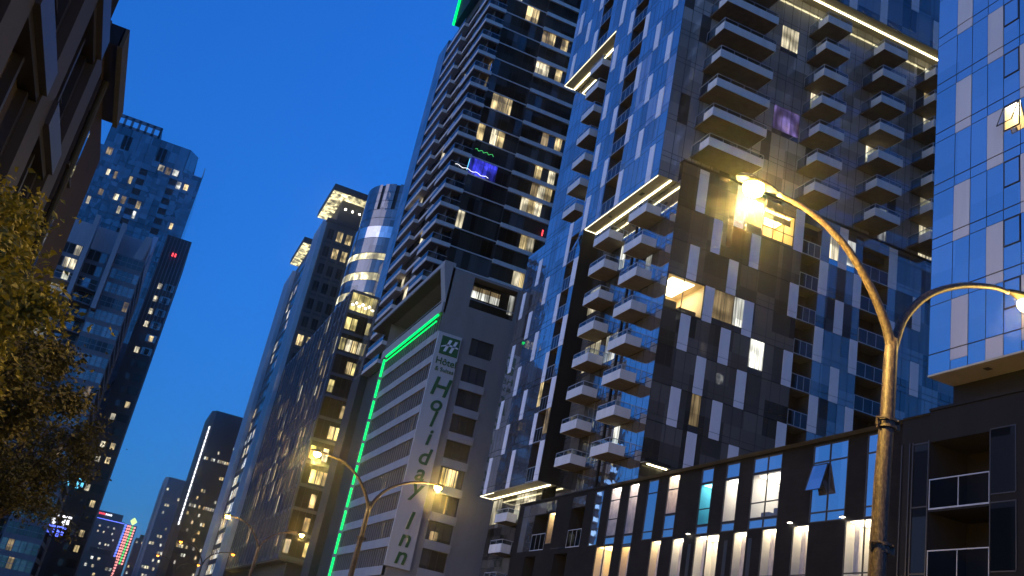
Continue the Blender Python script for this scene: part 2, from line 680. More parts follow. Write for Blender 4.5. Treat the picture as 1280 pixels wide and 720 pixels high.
def balcony(T, ax, c, u0, u1, zb, depth, side_split=.5, glasstop=True, both=True, front='balcony_panel'):
    """Slab, opaque upstand on the front and the outer half of the sides, railing with glass above and beside."""
    b = T.part('balcony', ['balcony_concrete', front])
    b.fbox(ax, c, u0 + .05, u1 - .05, zb + .02, zb + .22, -depth + .06, -.02, 0)
    b.fbox(ax, c, u0, u1, zb, zb + .80, -depth, -depth + .05, 1)
    ds = -depth + .05 + (depth - .05) * side_split
    b.fbox(ax, c, u0, u0 + .05, zb, zb + .80, -depth + .05, ds, 1)
    b.fbox(ax, c, u1 - .05, u1, zb, zb + .80, -depth + .05, ds, 1)
    r = T.part('railing', ['rail_glass', 'rail_metal'], sub=b)
    for uu in (u0 + .02, u1 - .02):
        r.poly([r.P(ax, c, uu, zb + .05, ds), r.P(ax, c, uu, zb + 1.16, ds), r.P(ax, c, uu, zb + 1.16, -.02), r.P(ax, c, uu, zb + .05, -.02)], 0)
        r.fbox(ax, c, uu - .025, uu + .025, zb + 1.16, zb + 1.21, -depth + .05, -.02, 1)
        for dd in (-depth + .02, ds, -.08):
            r.fbox(ax, c, uu - .02, uu + .02, zb + (.80 if dd < ds else .2), zb + 1.16, dd, dd + .04, 1)
        r.poly([r.P(ax, c, uu, zb + .82, -depth + .06), r.P(ax, c, uu, zb + 1.16, -depth + .06), r.P(ax, c, uu, zb + 1.16, ds), r.P(ax, c, uu, zb + .82, ds)], 0)
    r.fbox(ax, c, u0 + .05, u1 - .05, zb + 1.16, zb + 1.21, -depth, -depth + .05, 1)
    r.fquad(ax, c, u0 + .05, u1 - .05, zb + .82, zb + 1.15, -depth + .025, 0)
    n = max(2, round((u1 - u0) / 1.3))
    for i in range(1, n):
        uu = u0 + (u1 - u0) * i / n
        r.fbox(ax, c, uu - .02, uu + .02, zb + .80, zb + 1.16, -depth + .005, -depth + .045, 1)
    return b


def cuts(a, b, step):
    n = max(1, round((b - a) / step))
    return [a + (b - a) * i / n for i in range(n + 1)]


G0 = -H       # ground, measured from the eye

# ================================================================ main residential tower
T = Thing('apartment_tower', 'blue glass apartment tower with pale vertical panels and stacked balconies above the dark brick block', 'building', (50, 80, 0))
wall = T.part('wall', ['core_dark', 'side_glass', 'dark_metal', 'roof_gravel'])
TOP = 104.9
UF = [42.4, 46.1, 49.15, 52.2, 55.25, 58.35, 61.4, 64.45, 67.35, 70.8, 73.9, 77.0, 80.1, 83.2, 86.3, 89.4, 92.5, 95.6, 98.7, 101.8, TOP]
# -- upper block, street face (X = 33)
UC = [65.4, 66.8, 67.7, 69.6, 70.5, 72.55, 73.4, 76.15, 76.4, 77.25, 79.15, 80.05, 80.5]
UL = [80.5, 82.9, 85.5, 85.9, 86.8, 88.6, 89.5, 91.5, 92.4, 93.7]
PAR = {66.8: 0, 69.6: 1, 72.55: 0, 76.4: 1, 79.15: 0, 85.9: 0, 88.6: 1, 91.5: 0}
holes = []
for cols, j0 in ((UC, 0), (UL, 8)):
    for i in range(len(cols) - 1):
        a, b = cols[i], cols[i + 1]
        for j in range(j0, len(UF) - 1):
            lo, hi = UF[j], UF[j + 1]
            if a in PAR and j % 2 == PAR[a]:
                panel(T, 'x', 33, a, b, lo, hi)
            elif a in (73.4, 82.9):
                holes.append((a, b, lo + .03, hi - .03))
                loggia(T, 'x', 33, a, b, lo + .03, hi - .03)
            else:
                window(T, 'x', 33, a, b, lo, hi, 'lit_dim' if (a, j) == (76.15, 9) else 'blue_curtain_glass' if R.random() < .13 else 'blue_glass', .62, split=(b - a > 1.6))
wall_holes(wall, 'x', 33, 65.4, 80.5, 42.4, TOP, [h for h in holes if h[0] < 80], .04)
wall_holes(wall, 'x', 33, 80.5, 93.7, UF[8], TOP, [h for h in holes if h[0] > 80], .04)
# -- upper left recess (X = 34.9)
for i, (a, b) in enumerate(zip(cuts(80.5, 94.6, 1.175)[:-1], cuts(80.5, 94.6, 1.175)[1:])):
    for j in range(8):
        lo = 44.3 + (67.3 - 44.3) * j / 8
        hi = 44.3 + (67.3 - 44.3) * (j + 1) / 8
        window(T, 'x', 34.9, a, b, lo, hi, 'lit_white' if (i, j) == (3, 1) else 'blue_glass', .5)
wall.fquad('x', 34.94, 80.5, 94.6, 44.3, 67.3)
for kk in range(7):
    balcony(T, 'x', 34.9, 82.9, 85.95, 46.0 + 3.03 * kk, 1.9)
# -- lower left block (X = 33)
LF = [17.35, 21.05, 24.1, 27.15, 30.25, 33.35, 36.4, 39.45, 42.5, 44.3]
LC = [79.5, 80.5, 82.3, 83.1, 84.6, 86.1, 87.0, 89.1, 90.0, 92.1, 92.95, 93.75]
LP = {79.5: 0, 82.3: 1, 86.1: 0, 89.1: 1, 92.1: 0}
lh = []
for i in range(len(LC) - 1):
    a, b = LC[i], LC[i + 1]
    for j in range(len(LF) - 1):
        lo, hi = LF[j], LF[j + 1]
        if j == 8 and a != 82.3:
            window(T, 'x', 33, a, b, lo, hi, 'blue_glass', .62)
        elif a in LP and (j % 2 == LP[a] or j == 8):
            panel(T, 'x', 33, a, b, lo, hi if not (a == 82.3 and j == 7) else hi)
        elif a == 80.5:
            lh.append((a, b, lo + .03, hi - .03))
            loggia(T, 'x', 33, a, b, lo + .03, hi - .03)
        else:
            lit = {(82.3, 2): 'lit_warm', (79.5, 1): 'lit_dim'}.get((a, j), 'blue_glass')
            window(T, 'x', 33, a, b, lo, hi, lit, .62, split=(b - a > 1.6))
wall_holes(wall, 'x', 33, 79.5, 93.75, 17.35, 44.3, lh, .04)
wall.fquad('y', 79.5, 33.04, 34.94, 17.35, 42.4, 0, 2)
wall.poly([(33, 79.5, 44.3), (34.94, 79.5, 44.3), (34.94, 93.75, 44.3), (33, 93.75, 44.3)], 2)
# open awning sash on the lower left block
sash = T.part('open_sash', ['window_glass', 'mullion'])
for dy in (0,):
    y0, y1, z0, z1 = 79.75, 80.45, 40.2, 41.9
    sash.poly([(32.97, y0, z1), (32.97, y1, z1), (32.45, y1, z0), (32.45, y0, z0)], 0)
    sash.tube([(32.97, y0, z1), (32.45, y0, z0), (32.45, y1, z0), (32.97, y1, z1)], .03, 4, 1)
# -- lower recess behind the corner balconies (X = 34.9)
RF = [15.35] + [18.15 + 3.03 * k for k in range(8)] + [42.4]
RC = cuts(64.8, 79.5, 1.05)
for i in range(len(RC) - 1):
    for j in range(len(RF) - 1):
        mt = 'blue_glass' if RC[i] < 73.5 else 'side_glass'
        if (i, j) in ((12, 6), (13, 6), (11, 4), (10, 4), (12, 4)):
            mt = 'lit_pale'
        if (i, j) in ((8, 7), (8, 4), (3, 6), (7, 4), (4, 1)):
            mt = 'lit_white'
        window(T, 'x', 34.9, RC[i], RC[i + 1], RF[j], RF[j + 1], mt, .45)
wall.fquad('x', 34.94, 64.84, 79.5, 15.35, 42.4)
for kk in range(8):
    zb = 18.15 + 3.03 * kk
    balcony(T, 'x', 34.9, 66.7, 69.8, zb, 1.9, .75)
    balcony(T, 'x', 34.9, 73.4, 76.5, zb, 1.9, .75)
pl = T.part('corner_post', ['dark_metal'])
pl.box(34.55, 34.75, 71.1, 71.3, 15.35, 42.35)
# -- base below the lower left block
wall.fquad('x', 34.94, 82.45, 94.6, G0, 17.35)
wall.poly([(33, 79.5, 17.36), (34.94, 79.5, 17.36), (34.94, 94.6, 17.36), (33, 94.6, 17.36)], 2)
BF = [G0, 1.6, 5.0, 8.2, 11.3, 14.4, 17.3]
for a, b in zip(cuts(82.5, 94.5, 1.2)[:-1], cuts(82.5, 94.5, 1.2)[1:]):
    for j in range(len(BF) - 1):
        mt = 'lit_pale' if (j == 5 and (83 < a < 85 or 86 < a < 88 or a > 92)) or (j == 2 and a > 91) else 'curtain_glass' if j % 2 else 'dark_glass'
        window(T, 'x', 34.9, a, b, BF[j], BF[j + 1], mt, .4)
for zb in (5.2, 8.4, 11.4, 14.3):
    balcony(T, 'x', 34.9, 86.0, 89.0, zb, 1.6, .6)
# -- cross face, lower block (Y = 64.8)
YF = [15.35, 17.9, 21.05, 24.2, 27.4, 30.5, 33.65, 36.8, 40.0, 43.1, 44.2]
XC = [34.9, 36.65, 37.58, 38.6, 39.5, 40.55, 41.5, 42.5, 43.45, 44.9, 45.9, 46.85, 47.8, 49.8, 50.72, 51.75, 52.68, 53.6, 54.45,
      57.45, 58.4, 60.4, 61.35, 63, 65, 67, 69, 71, 73, 75]
XP = {36.65: 1, 38.6: 0, 40.55: 1, 42.5: 0, 46.85: 1, 49.8: 0, 51.75: 1, 53.6: 0, 57.45: 1, 60.4: 0}
yh = []
for i in range(len(XC) - 1):
    a, b = XC[i], XC[i + 1]
    for jj in range(len(YF) - 1):
        j = jj - 1
        lo, hi = YF[jj], YF[jj + 1]
        if a in XP and j >= 0 and j % 2 == XP[a] and j < 8:
            panel(T, 'y', 64.8, a, b, lo, hi)
            continue
        if a in XP and j == 8:
            if XP[a] == 1:
                panel(T, 'y', 64.8, a, b, lo + .0, hi - .12)
            else:
                window(T, 'y', 64.8, a, b, lo, hi, 'side_glass', 0)
            continue
        if a in (47.8, 54.45) and 0 <= j < 8:
            yh.append((a, b, lo + .03, hi - .03))
            loggia(T, 'y', 64.8, a, b, lo + .03, hi - .03)
            continue
        if j == 4 and a in (34.9, 36.65, 37.58):
            continue
        key = (a, j)
        lit = {(41.5, 4): 'lit_white', (40.55, 4): 'lit_dim', (39.5, 4): 'lit_dim', (43.45, 3): 'lit_white', (50.72, 7): 'lit_pale', (52.68, 7): 'lit_white',
               (38.6, 1): 'lit_dim', (35.0, 0): 'lit_dim'}.get(key)
        if j == 7 and a in (43.45, 44.9, 45.9):
            continue
        mt = lit or ('curtain_glass' if R.random() < .17 else 'side_glass')
        window(T, 'y', 64.8, a, b, lo, hi, mt, .55, split=(b - a > 1.5))
# large lit rooms
room(T, 'y', 64.8, 34.98, 38.56, 30.6, 33.6, 4.5, 'room_wall_warm', 'room_light', lw=.6, mull=(36.55,), bits=[(35, 36.4, 30.65, 31.5, .5, 1.6, 3), (36.8, 38.4, 30.65, 31.3, .7, 1.6, 3)])
room(T, 'y', 64.8, 43.5, 46.8, 40.2, 43.1, 3, 'room_wall_warm', 'room_light_warm', mull=(44.6, 45.7), transoms=(41.2,))
yh += [(34.98, 38.56, 30.6, 33.6), (43.5, 46.8, 40.2, 43.1)]
window(T, 'y', 64.8, 43.45, 46.85, 40.0, 40.2, 'side_glass', 0)
wall_holes(wall, 'y', 64.8, 34.94, 75, 15.35, 44.2, yh, .04)
wall.fbox('y', 64.8, 34.9, 75, 44.2, 44.35, -.06, .6, 2)
wall.fquad('x', 34.94, 64.84, 65.4, 42.4, 44.2, 0, 2)
for zz in YF[1:-1]:
    wall.fbox('y', 64.8, 34.9, 47.75, zz - .02, zz + .02, -.02, .02, 2)
# -- cross face, middle (Y = 65.4)
MF = [42.4, 44.35] + [45.1 + 3.06 * k for k in range(1, 8)] + [67.3]
MC = [33.0, 34.0, 35.0] + cuts(35.0, 75, .98)[1:]
for i in range(len(MC) - 1):
    a, b = MC[i], MC[i + 1]
    for j in range(len(MF) - 1):
        lo, hi = MF[j], MF[j + 1]
        if j == 0 and a > 34.5:
            continue
        mt = 'curtain_glass' if R.random() < .06 else 'glare_veil_glass'
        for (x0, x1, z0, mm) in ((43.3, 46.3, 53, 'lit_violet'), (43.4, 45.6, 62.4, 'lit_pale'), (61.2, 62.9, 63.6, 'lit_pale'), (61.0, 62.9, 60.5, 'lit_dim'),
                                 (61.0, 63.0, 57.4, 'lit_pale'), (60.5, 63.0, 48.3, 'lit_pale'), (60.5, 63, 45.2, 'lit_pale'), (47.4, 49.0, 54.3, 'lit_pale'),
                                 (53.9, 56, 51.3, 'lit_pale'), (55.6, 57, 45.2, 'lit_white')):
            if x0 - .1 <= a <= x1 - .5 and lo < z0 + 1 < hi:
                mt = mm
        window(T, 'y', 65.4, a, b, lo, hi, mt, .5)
wall.fquad('y', 65.44, 33, 75, 42.4, 67.3)
for kk in range(8):
    zb = 45.1 + 3.06 * kk
    for x0, x1 in ((35.75, 41.35), (46.8, 49.6), (53.55, 56.45), (60.0, 62.9)):
        if kk < 7:
            balcony(T, 'y', 65.4, x0, x1, zb, 2.9, .48)
# -- cross face, top block (Y = 63.4)
for i in range(len(XC) - 1):
    a, b = XC[i], XC[i + 1]
    if i == 0:
        a = 33.0
    for j in range(8, len(UF) - 1):
        lo, hi = UF[j], UF[j + 1]
        if a in XP and j % 2 == XP[a]:
            panel(T, 'y', 63.4, a, b, lo, hi)
        else:
            window(T, 'y', 63.4, a, b, lo, hi, 'side_glass', .55)
wall.fquad('y', 63.44, 33, 75, UF[8], TOP)
wall.fquad('x', 33.04, 63.44, 65.4, UF[8], TOP)
wall.box(33.1, 74.9, 63.5, 93.6, TOP - .3, TOP, 3)
wall.fquad('y', 93.7, 33, 75, 67.3, TOP, 0, 1)
wall.fquad('y', 94.6, 34.9, 75, G0, 67.3, 0, 1)
wall.fquad('x', 75, 63.4, 94.6, G0, TOP, 0, 1)
wall.fquad('y', 64.85, 34.94, 75, 0, 15.35, 0, 1)
# -- soffits and light strips


def soffit(T, x0, x1, y0, y1, z, strips, edges):
    s = T.part('soffit', ['soffit_panel', 'steel_trim', 'strip_light', 'strip_edge', 'mullion'])
    s.box(x0, x1, y0, y1, z - .06, z - .002, 0)
    for (a, b, c, d) in strips:
        l = T.part('light_strip', ['strip_light'], sub=s)
        l.box(a, b, c, d, z - .13, z - .065)
    for (a, b, c, d) in edges:
        l = T.part('edge_light', ['strip_edge'], sub=s)
        l.box(a, b, c, d, z - .12, z - .065)
    return s


s = soffit(T, 33.0, 34.85, 65.4, 80.5, 42.4, [(34.25, 34.38, 65.5, 79.4)], [(33.02, 33.06, 65.5, 79.3), (33.1, 34.2, 79.3, 79.36)])
s.box(33.5, 33.8, 69, 69.6, 42.31, 42.335, 4)
s.box(33.5, 33.8, 75, 75.3, 42.31, 42.335, 4)
soffit(T, 33.0, 34.85, 80.5, 93.7, 67.3, [(34.25, 34.4, 80.7, 93.5)], [(33.02, 33.06, 80.7, 93.6), (33.1, 34.2, 93.55, 93.62)])
soffit(T, 33.0, 34.85, 79.5, 93.75, 17.33, [(34.2, 34.36, 79.0 + .6, 93.5)], [(33.02, 33.06, 90, 93.7), (33.1, 34.2, 93.62, 93.7)])
soffit(T, 33.0, 75, 63.4, 65.38, 67.3, [(37, 74.5, 64.35, 64.5)], [])
soffit(T, 34.9, 37.2, 64.2, 64.78, 17.6, [(35.3, 37.0, 64.35, 64.5)], [])
wall.box(34.9, 37.2, 64.2, 64.78, 17.62, 17.86, 2)
T.done()

# ================================================================ right-hand tower
T = Thing('glass_tower', 'near blue glass tower overhanging the dark brick block at the right edge', 'building', (50, 18, 0))
wall = T.part('wall', ['core_dark', 'dark_metal', 'dark_glass', 'roof_gravel'])
FL = [17.4, 18.42] + [18.42 + 3.12 * k for k in range(1, 28)]
TOP = FL[-1]
cols = [34.25]
per = [1.35, 1.02, 1.0, .97, .95, .98]
i = 0
while cols[-1] > 4:
    cols.append(round(cols[-1] - per[i % 6], 2))
    i += 1
rh = []
for i in range(len(cols) - 1):
    a, b = cols[i + 1], cols[i]
    t = i % 6
    for j in range(len(FL) - 1):
        lo, hi = FL[j], FL[j + 1]
        ispan = t in (1, 3, 5) and j > 0 and ((j % 2 == 1 and t == 1) or (j % 2 == 0 and t == 3) or (j % 2 == 1 and t == 5))
        if ispan:
            w2 = T.part('window', ['window_glass'])
            w2.fquad('x', 33, a + .02, b - .02, hi - .54, hi - .03, 0, 0, .0012)
            w = T.part('wall_panel', ['grey_panel'])
            o = -.56
            w.fbox('x', 33, a + .015, b - .015, lo + o, lo - .03, -.02, .02)
            w.fbox('x', 33, a + .015, b - .015, lo + .03, hi + o - .02, -.02, .02)
            continue
        if t == 3 and j == 0:
            w = T.part('wall_panel', ['grey_panel'])
            w.fbox('x', 33, a + .015, b - .015, lo, hi - .03, -.02, .02)
            continue
        prevpan = t in (1, 3, 5) and ((j % 2 == 0 and t == 1) or (j % 2 == 1 and t == 3) or (j % 2 == 0 and t == 5))
        w = T.part('window', ['window_glass', 'mullion'])
        if j == 0:
            w.fquad('x', 33, a + .02, b - .02, lo, hi - .03, 0, 0, .001)
            continue
        topv = hi - (.56 if (i, j) and True else 0)
        litop = (t == 4 and i == 4 and j == 4)
        # vision pane, then the band under the next floor line
        if t == 4:
            # dark-framed operable sash in the upper half
            s0, s1 = topv - 1.42, topv - .03
            w.fquad('x', 33, a + .02, b - .02, lo + .03, s0 - .03, 0, 0, .001)
            if litop:
                rh.append((a + .02, b - .02, s0, s1))
                cavity(w, 'x', 33, a + .02, b - .02, s0, s1, .04, 2.2, ('room_wall_warm', 'room_wall_warm', 'room_light', 'room_wall_warm'))
                sa = T.part('open_sash', ['clear_glass', 'mullion'])
                sa.poly([(32.96, a + .05, s1), (32.96, b - .05, s1), (32.5, b - .05, s0 + .1), (32.5, a + .05, s0 + .1)], 0)
                sa.tube([(32.96, a + .05, s1), (32.5, a + .05, s0 + .1), (32.5, b - .05, s0 + .1), (32.96, b - .05, s1), (32.96, a + .05, s1)], .035, 4, 1)
            else:
                w.fquad('x', 33, a + .07, b - .07, s0 + .05, s1 - .05, -.02, 0, .002)
            for q in ((a + .02, a + .07, s0, s1), (b - .07, b - .02, s0, s1), (a + .07, b - .07, s0, s0 + .05), (a + .07, b - .07, s1 - .05, s1)):
                w.fbox('x', 33, *q, -.04, .03, 1)
        else:
            w.fquad('x', 33, a + .02, b - .02, lo + .03, topv - .02, 0, 0, .0012)
        if not (t in (1, 3, 5) and ((j + 1) % 2 == (1 if t in (1, 5) else 0))):
            w.fquad('x', 33, a + .02, b - .02, topv + .02, hi - .03, 0, 0, .0012)
wall_holes(wall, 'x', 33, cols[-1], 34.25, 17.4, TOP, rh, .04)
wall.fquad('y', 34.25, 33, 71, 17.4, TOP, 0, 0)
wall.fquad('y', cols[-1], 33, 71, 17.4, TOP, 0, 1)
wall.fquad('x', 71, cols[-1], 34.25, 15.3, TOP, 0, 1)
wall.box(33.1, 70.9, cols[-1] + .1, 34.1, TOP - .3, TOP - .02, 3)
wall.box(34.55, 70.8, cols[-1] + .3, 34.2, 15.36, 17.3, 1)
s = T.part('soffit', ['soffit_panel', 'mullion'])
s.box(32.98, 70.9, cols[-1], 34.25, 17.3, 17.39)
s.box(33.5, 33.8, 31.2, 31.5, 17.28, 17.299, 1)
s.box(33.5, 33.8, 27.2, 27.5, 17.28, 17.299, 1)
w = T.part('window', ['curtain_glass'])
w.fquad('x', 34.5, 27.6, 28.9, 15.5, 16.9)
for i, (x, z) in enumerate([(R.uniform(36, 69), 19 + 3.12 * R.randrange(0, 18)) for _ in range(26)]):
    w = T.part('window', ['lit_white' if i % 3 else 'lit_dim'])
    w.poly([(x, 34.26, z), (x, 34.26, z + 1.3), (x + R.choice((.7, 1.2)), 34.26, z + 1.3), (x + .7, 34.26, z)])
T.done()

# ================================================================ dark brick block along the street
T = Thing('brick_block', 'dark brick street block with tall sky-blue windows over a row of lit ones', 'building', (36, 46, 0))
wall = T.part('wall', ['dark_brick', 'dark_metal', 'roof_gravel', 'steel_trim'])
TOPZ = 15.33
ph = []


def podwin(y0, y1, z0, z1, trans, kind='glass', mull=(), wallm='room_wall', light='room_light', bits=None, depth=2.4):
    ph.append((y0, y1, z0, z1))
    if kind == 'room':
        room(T, 'x', 33, y0, y1, z0, z1, depth, wallm, light, transoms=trans, mull=mull, bits=bits)
        return
    w = T.part('window', ['mullion', 'core_dark'])
    f = .05
    w.fquad('x', 33, y0, y1, z0, z1, .12, 1)
    for a, b in ((y0, y0 + f), (y1 - f, y1)):
        w.fbox('x', 33, a, b, z0, z1, -.01, .08)
    for a, b in ((z0, z0 + f), (z1 - f, z1)):
        w.fbox('x', 33, y0 + f, y1 - f, a, b, -.01, .08)
    vs = [z0 + f, *sorted(trans), z1 - f]
    us = [y0 + f, *mull, y1 - f]
    for t in trans:
        w.fbox('x', 33, y0 + f, y1 - f, t - .035, t + .035, -.008, .076)
    for t in mull:
        w.fbox('x', 33, t - .03, t + .03, z0 + f, z1 - f, -.012, .07)
    p = T.part('pane', ['window_glass'], sub=w)
    for i in range(len(us) - 1):
        for j in range(len(vs) - 1):
            p.fquad('x', 33, us[i], us[i + 1], vs[j], vs[j + 1], .03, 0, .0012)


# upper row
podwin(66.2, 67.55, 10.95, 15.1, (12.2, 14.15))
podwin(63.45, 65.0, 11.5, 15.1, (12.75, 14.15), 'room', wallm='curtain_cloth', light='room_light_white', depth=.9)
podwin(63.45, 65.0, 10.9, 11.45, ())
podwin(60.9, 62.25, 11.5, 15.1, (14.15,), 'room', wallm='curtain_cloth', light='room_light_white', depth=.9)
podwin(60.9, 62.25, 10.62, 11.45, ())
podwin(58.2, 59.6, 10.95, 15.1, (11.5, 14.15))
podwin(55.55, 56.95, 12.5, 15.1, (14.15,), 'room', wallm='curtain_cloth', light='room_light', depth=.9)
podwin(55.55, 56.95, 10.95, 12.45, (11.5,))
podwin(51.6, 52.95, 11.5, 14.1, (12.5,), 'room', wallm='room_wall_cyan', light='room_light_cyan', depth=1.4)
podwin(51.6, 52.95, 14.15, 15.1, ())
podwin(51.6, 52.95, 10.93, 11.45, ())
podwin(48.85, 50.25, 11.5, 14.1, (), 'room', wallm='room_wall', light='room_light_white', depth=1.6)
podwin(48.85, 50.25, 14.15, 15.1, ())
podwin(48.85, 50.25, 10.93, 11.45, ())
podwin(44.85, 47.5, 11.5, 14.1, (12.4,), 'room', mull=(46.1,), wallm='room_wall', light='room_light_white', depth=3.2,
       bits=[(44.95, 46.2, 11.55, 12.2, .7, 1.3, 3), (46.5, 47.2, 11.55, 12.0, .6, 1.2, 3), (45.5, 47.3, 13.5, 13.75, 1.8, 2.6, 'furniture')])
podwin(44.85, 47.5, 14.15, 15.1, (), mull=(46.15,))
podwin(44.85, 47.5, 10.9, 11.45, (), mull=(46.15,))
podwin(39.45, 42.18, 10.9, 15.07, (11.42, 14.1), mull=(40.85,))
podwin(36.7, 38.08, 10.88, 15.07, (11.42, 14.1))
sa = T.part('open_sash', ['window_glass', 'mullion'])
sa.poly([(32.95, 40.9, 13.95), (32.95, 42.12, 13.95), (32.55, 42.12, 12.5), (32.55, 40.9, 12.5)], 0)
sa.tube([(32.95, 40.9, 13.95), (32.55, 40.9, 12.5), (32.55, 42.12, 12.5), (32.95, 42.12, 13.95), (32.95, 40.9, 13.95)], .04, 4, 1)
# lower row, all lit
for (a, b, mu, wm, lt, d) in ((63.5, 66.1, (64.8,), 'room_wall_warm', 'room_light_warm', 1.4), (60.9, 62.2, (), 'room_wall_warm', 'room_light_warm', 1.4),
                              (56.9, 58.2, (), 'room_wall_warm', 'room_light', 1.3), (54.15, 55.5, (), 'room_wall', 'room_light', 1.3),
                              (50.25, 52.85, (51.55,), 'room_wall', 'room_light', 1.3), (47.5, 48.82, (), 'room_wall', 'room_light', 1.3),
                              (44.8, 46.12, (), 'room_wall', 'room_light', 1.3), (42.1, 43.45, (), 'room_wall', 'room_light', 1.3),
                              (36.7, 39.38, (38.0,), 'room_wall', 'room_light', 1.3)):
    bt = [(a + .5, a + .75, 8.3, 10.6, .7, .9, 'curtain_cloth'), (b - .5, b - .15, 8.3, 10.7, .5, .6, 'curtain_cloth')]
    if (a, b) == (54.15, 55.5):
        bt.append((54.6, 55.1, 7.4, 9.6, 1.15, 1.25, 'brown_brick'))
    podwin(a, b, 7.2, 10.84, (8.25,), 'room', mull=mu, wallm=wm, light=lt, depth=d, bits=bt)
for yy in (53.4, 49.5, 47.0 + .15):
    sl = T.part('wall_slot', ['bronze'])
    sl.fbox('x', 33, yy - .18, yy + .18, 8.3, 10.4, -.012, .01)
for y in (43.6, 53.6, 39.5):
    lm = T.part('wall_lamp', ['spot', 'dark_metal'])
    lm.fbox('x', 33, y - .16, y + .16, 11.02, 11.06, -.18, -.01, 1)
    lm.fbox('x', 33, y - .12, y + .12, 10.99, 11.015, -.16, -.03, 0)
# left loggias
glz = T.part('glazed_bay', ['side_glass', 'dark_metal'])
for q in ((78.6, 81.2, 11.05, 14.1), (74.45, 81.2, 14.15, 15.1), (69.1, 71.4, 14.15, 15.0), (71.55, 74.3, 11.05, 11.08)):
    glz.fquad('x', 33, q[0], q[1], q[2], q[3], -.01, 0)
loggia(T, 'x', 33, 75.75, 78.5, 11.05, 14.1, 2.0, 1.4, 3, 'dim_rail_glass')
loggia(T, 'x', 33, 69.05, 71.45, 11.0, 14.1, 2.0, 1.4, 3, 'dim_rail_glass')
ph += [(75.75, 78.5, 11.05, 14.1), (69.05, 71.45, 11.0, 14.1)]
podwin(74.4, 75.7, 11.5, 14.1, (), 'room', wallm='curtain_cloth', light='room_light_warm', depth=.8)
lw = T.part('window', ['lit_gold'])
lw.fquad('x', 33, 69.15, 69.95, 11.2, 13.5, .9)
for (a, b) in ((79.2, 77.0), (73.3, 70.9)):
    loggia(T, 'x', 33, b, a, 7.4, 10.6, 2.0, 1.3, 3, 'dim_rail_glass')
    ph.append((b, a, 7.4, 10.6))
# right part with loggias, a little proud of the brick
wall.fbox('x', 32.6, 33.5, 35.3, G0, TOPZ, 0, .42, 1)
hr = [(30.15, 33.45, 10.75, 13.85), (30.15, 33.45, 7.6, 10.65), (30.15, 33.45, 4.4, 7.5)]
for h in hr:
    loggia(T, 'x', 32.5, *h, 2.2, 1.38, 2, 'dim_rail_glass')
for y in (33.6, 34.55, 34.75, 35.25):
    fr = T.part('window_frame', ['mullion'])
    fr.fbox('x', 32.6, y - .03, y + .03, 4, 14.0, -.05, -.001)
for zz in (13.9, 10.95, 8.0):
    fr = T.part('window_frame', ['mullion'])
    fr.fbox('x', 32.6, 33.63, 34.52, zz - .03, zz + .03, -.04, -.001)
    g = T.part('window', ['dark_glass'])
    g.fquad('x', 32.6, 33.63, 34.52, zz - 2.9, zz - .03, -.01)
for zz in (11.15, 8.0, 4.9):
    g = T.part('window', ['dark_glass', 'mullion'])
    g.fquad('x', 32.5, 28.85, 30.08, zz, zz + 2.75, -.012)
    for q in ((28.8, 30.1, zz + 2.75, zz + 2.8), (28.8, 28.85, zz, zz + 2.75), (30.08, 30.13, zz - .3, zz + 2.75), (28.85, 30.08, zz - .05, zz)):
        g.fbox('x', 32.5, *q, -.03, 0, 1)
    for q in ((24.8, 28.0),):
        g2 = T.part('window', ['dark_glass'])
        g2.fquad('x', 32.5, q[0], q[1], zz, zz + 2.75, -.012)
wall_holes(wall, 'x', 32.5, 8, 33.5, G0, TOPZ, hr, 0, 1)
wall.fquad('y', 33.5, 32.5, 33, G0, TOPZ, 0, 1)
wall_holes(wall, 'x', 33, 35.3, 82.4, G0, TOPZ, ph, 0)
wall.fquad('y', 82.4, 33, 34.9, G0, TOPZ, 0)
wall.fquad('y', 8, 32.5, 75, G0, TOPZ, 0)
wall.poly([(32.5, 8, TOPZ - .1), (75, 8, TOPZ - .1), (75, 64.7, TOPZ - .1), (32.5, 64.7, TOPZ - .1)], 2)
wall.poly([(33, 64.7, TOPZ - .1), (34.9, 64.7, TOPZ - .1), (34.9, 82.4, TOPZ - .1), (33, 82.4, TOPZ - .1)], 2)
cap = T.part('parapet_cap', ['dark_metal'])
cap.box(32.93, 33.25, 33.5, 82.45, TOPZ - .02, TOPZ + .10)
cap.box(32.43, 32.75, 8, 33.5, TOPZ - .02, TOPZ + .10)
T.done()

# ================================================================ hotel
KH = .84
T = Thing('hotel', 'grey concrete hotel with a tall vertical sign and a green neon outline', 'building', (36, 115, 0), KH)
g0 = G0 / KH
wall = T.part('wall', ['hotel_concrete', 'hotel_band', 'dark_metal', 'loggia_wall', 'roof_gravel'])
HB = [g0] + [11.45 + 3.585 * k - 0 for k in range(-3, 10)]
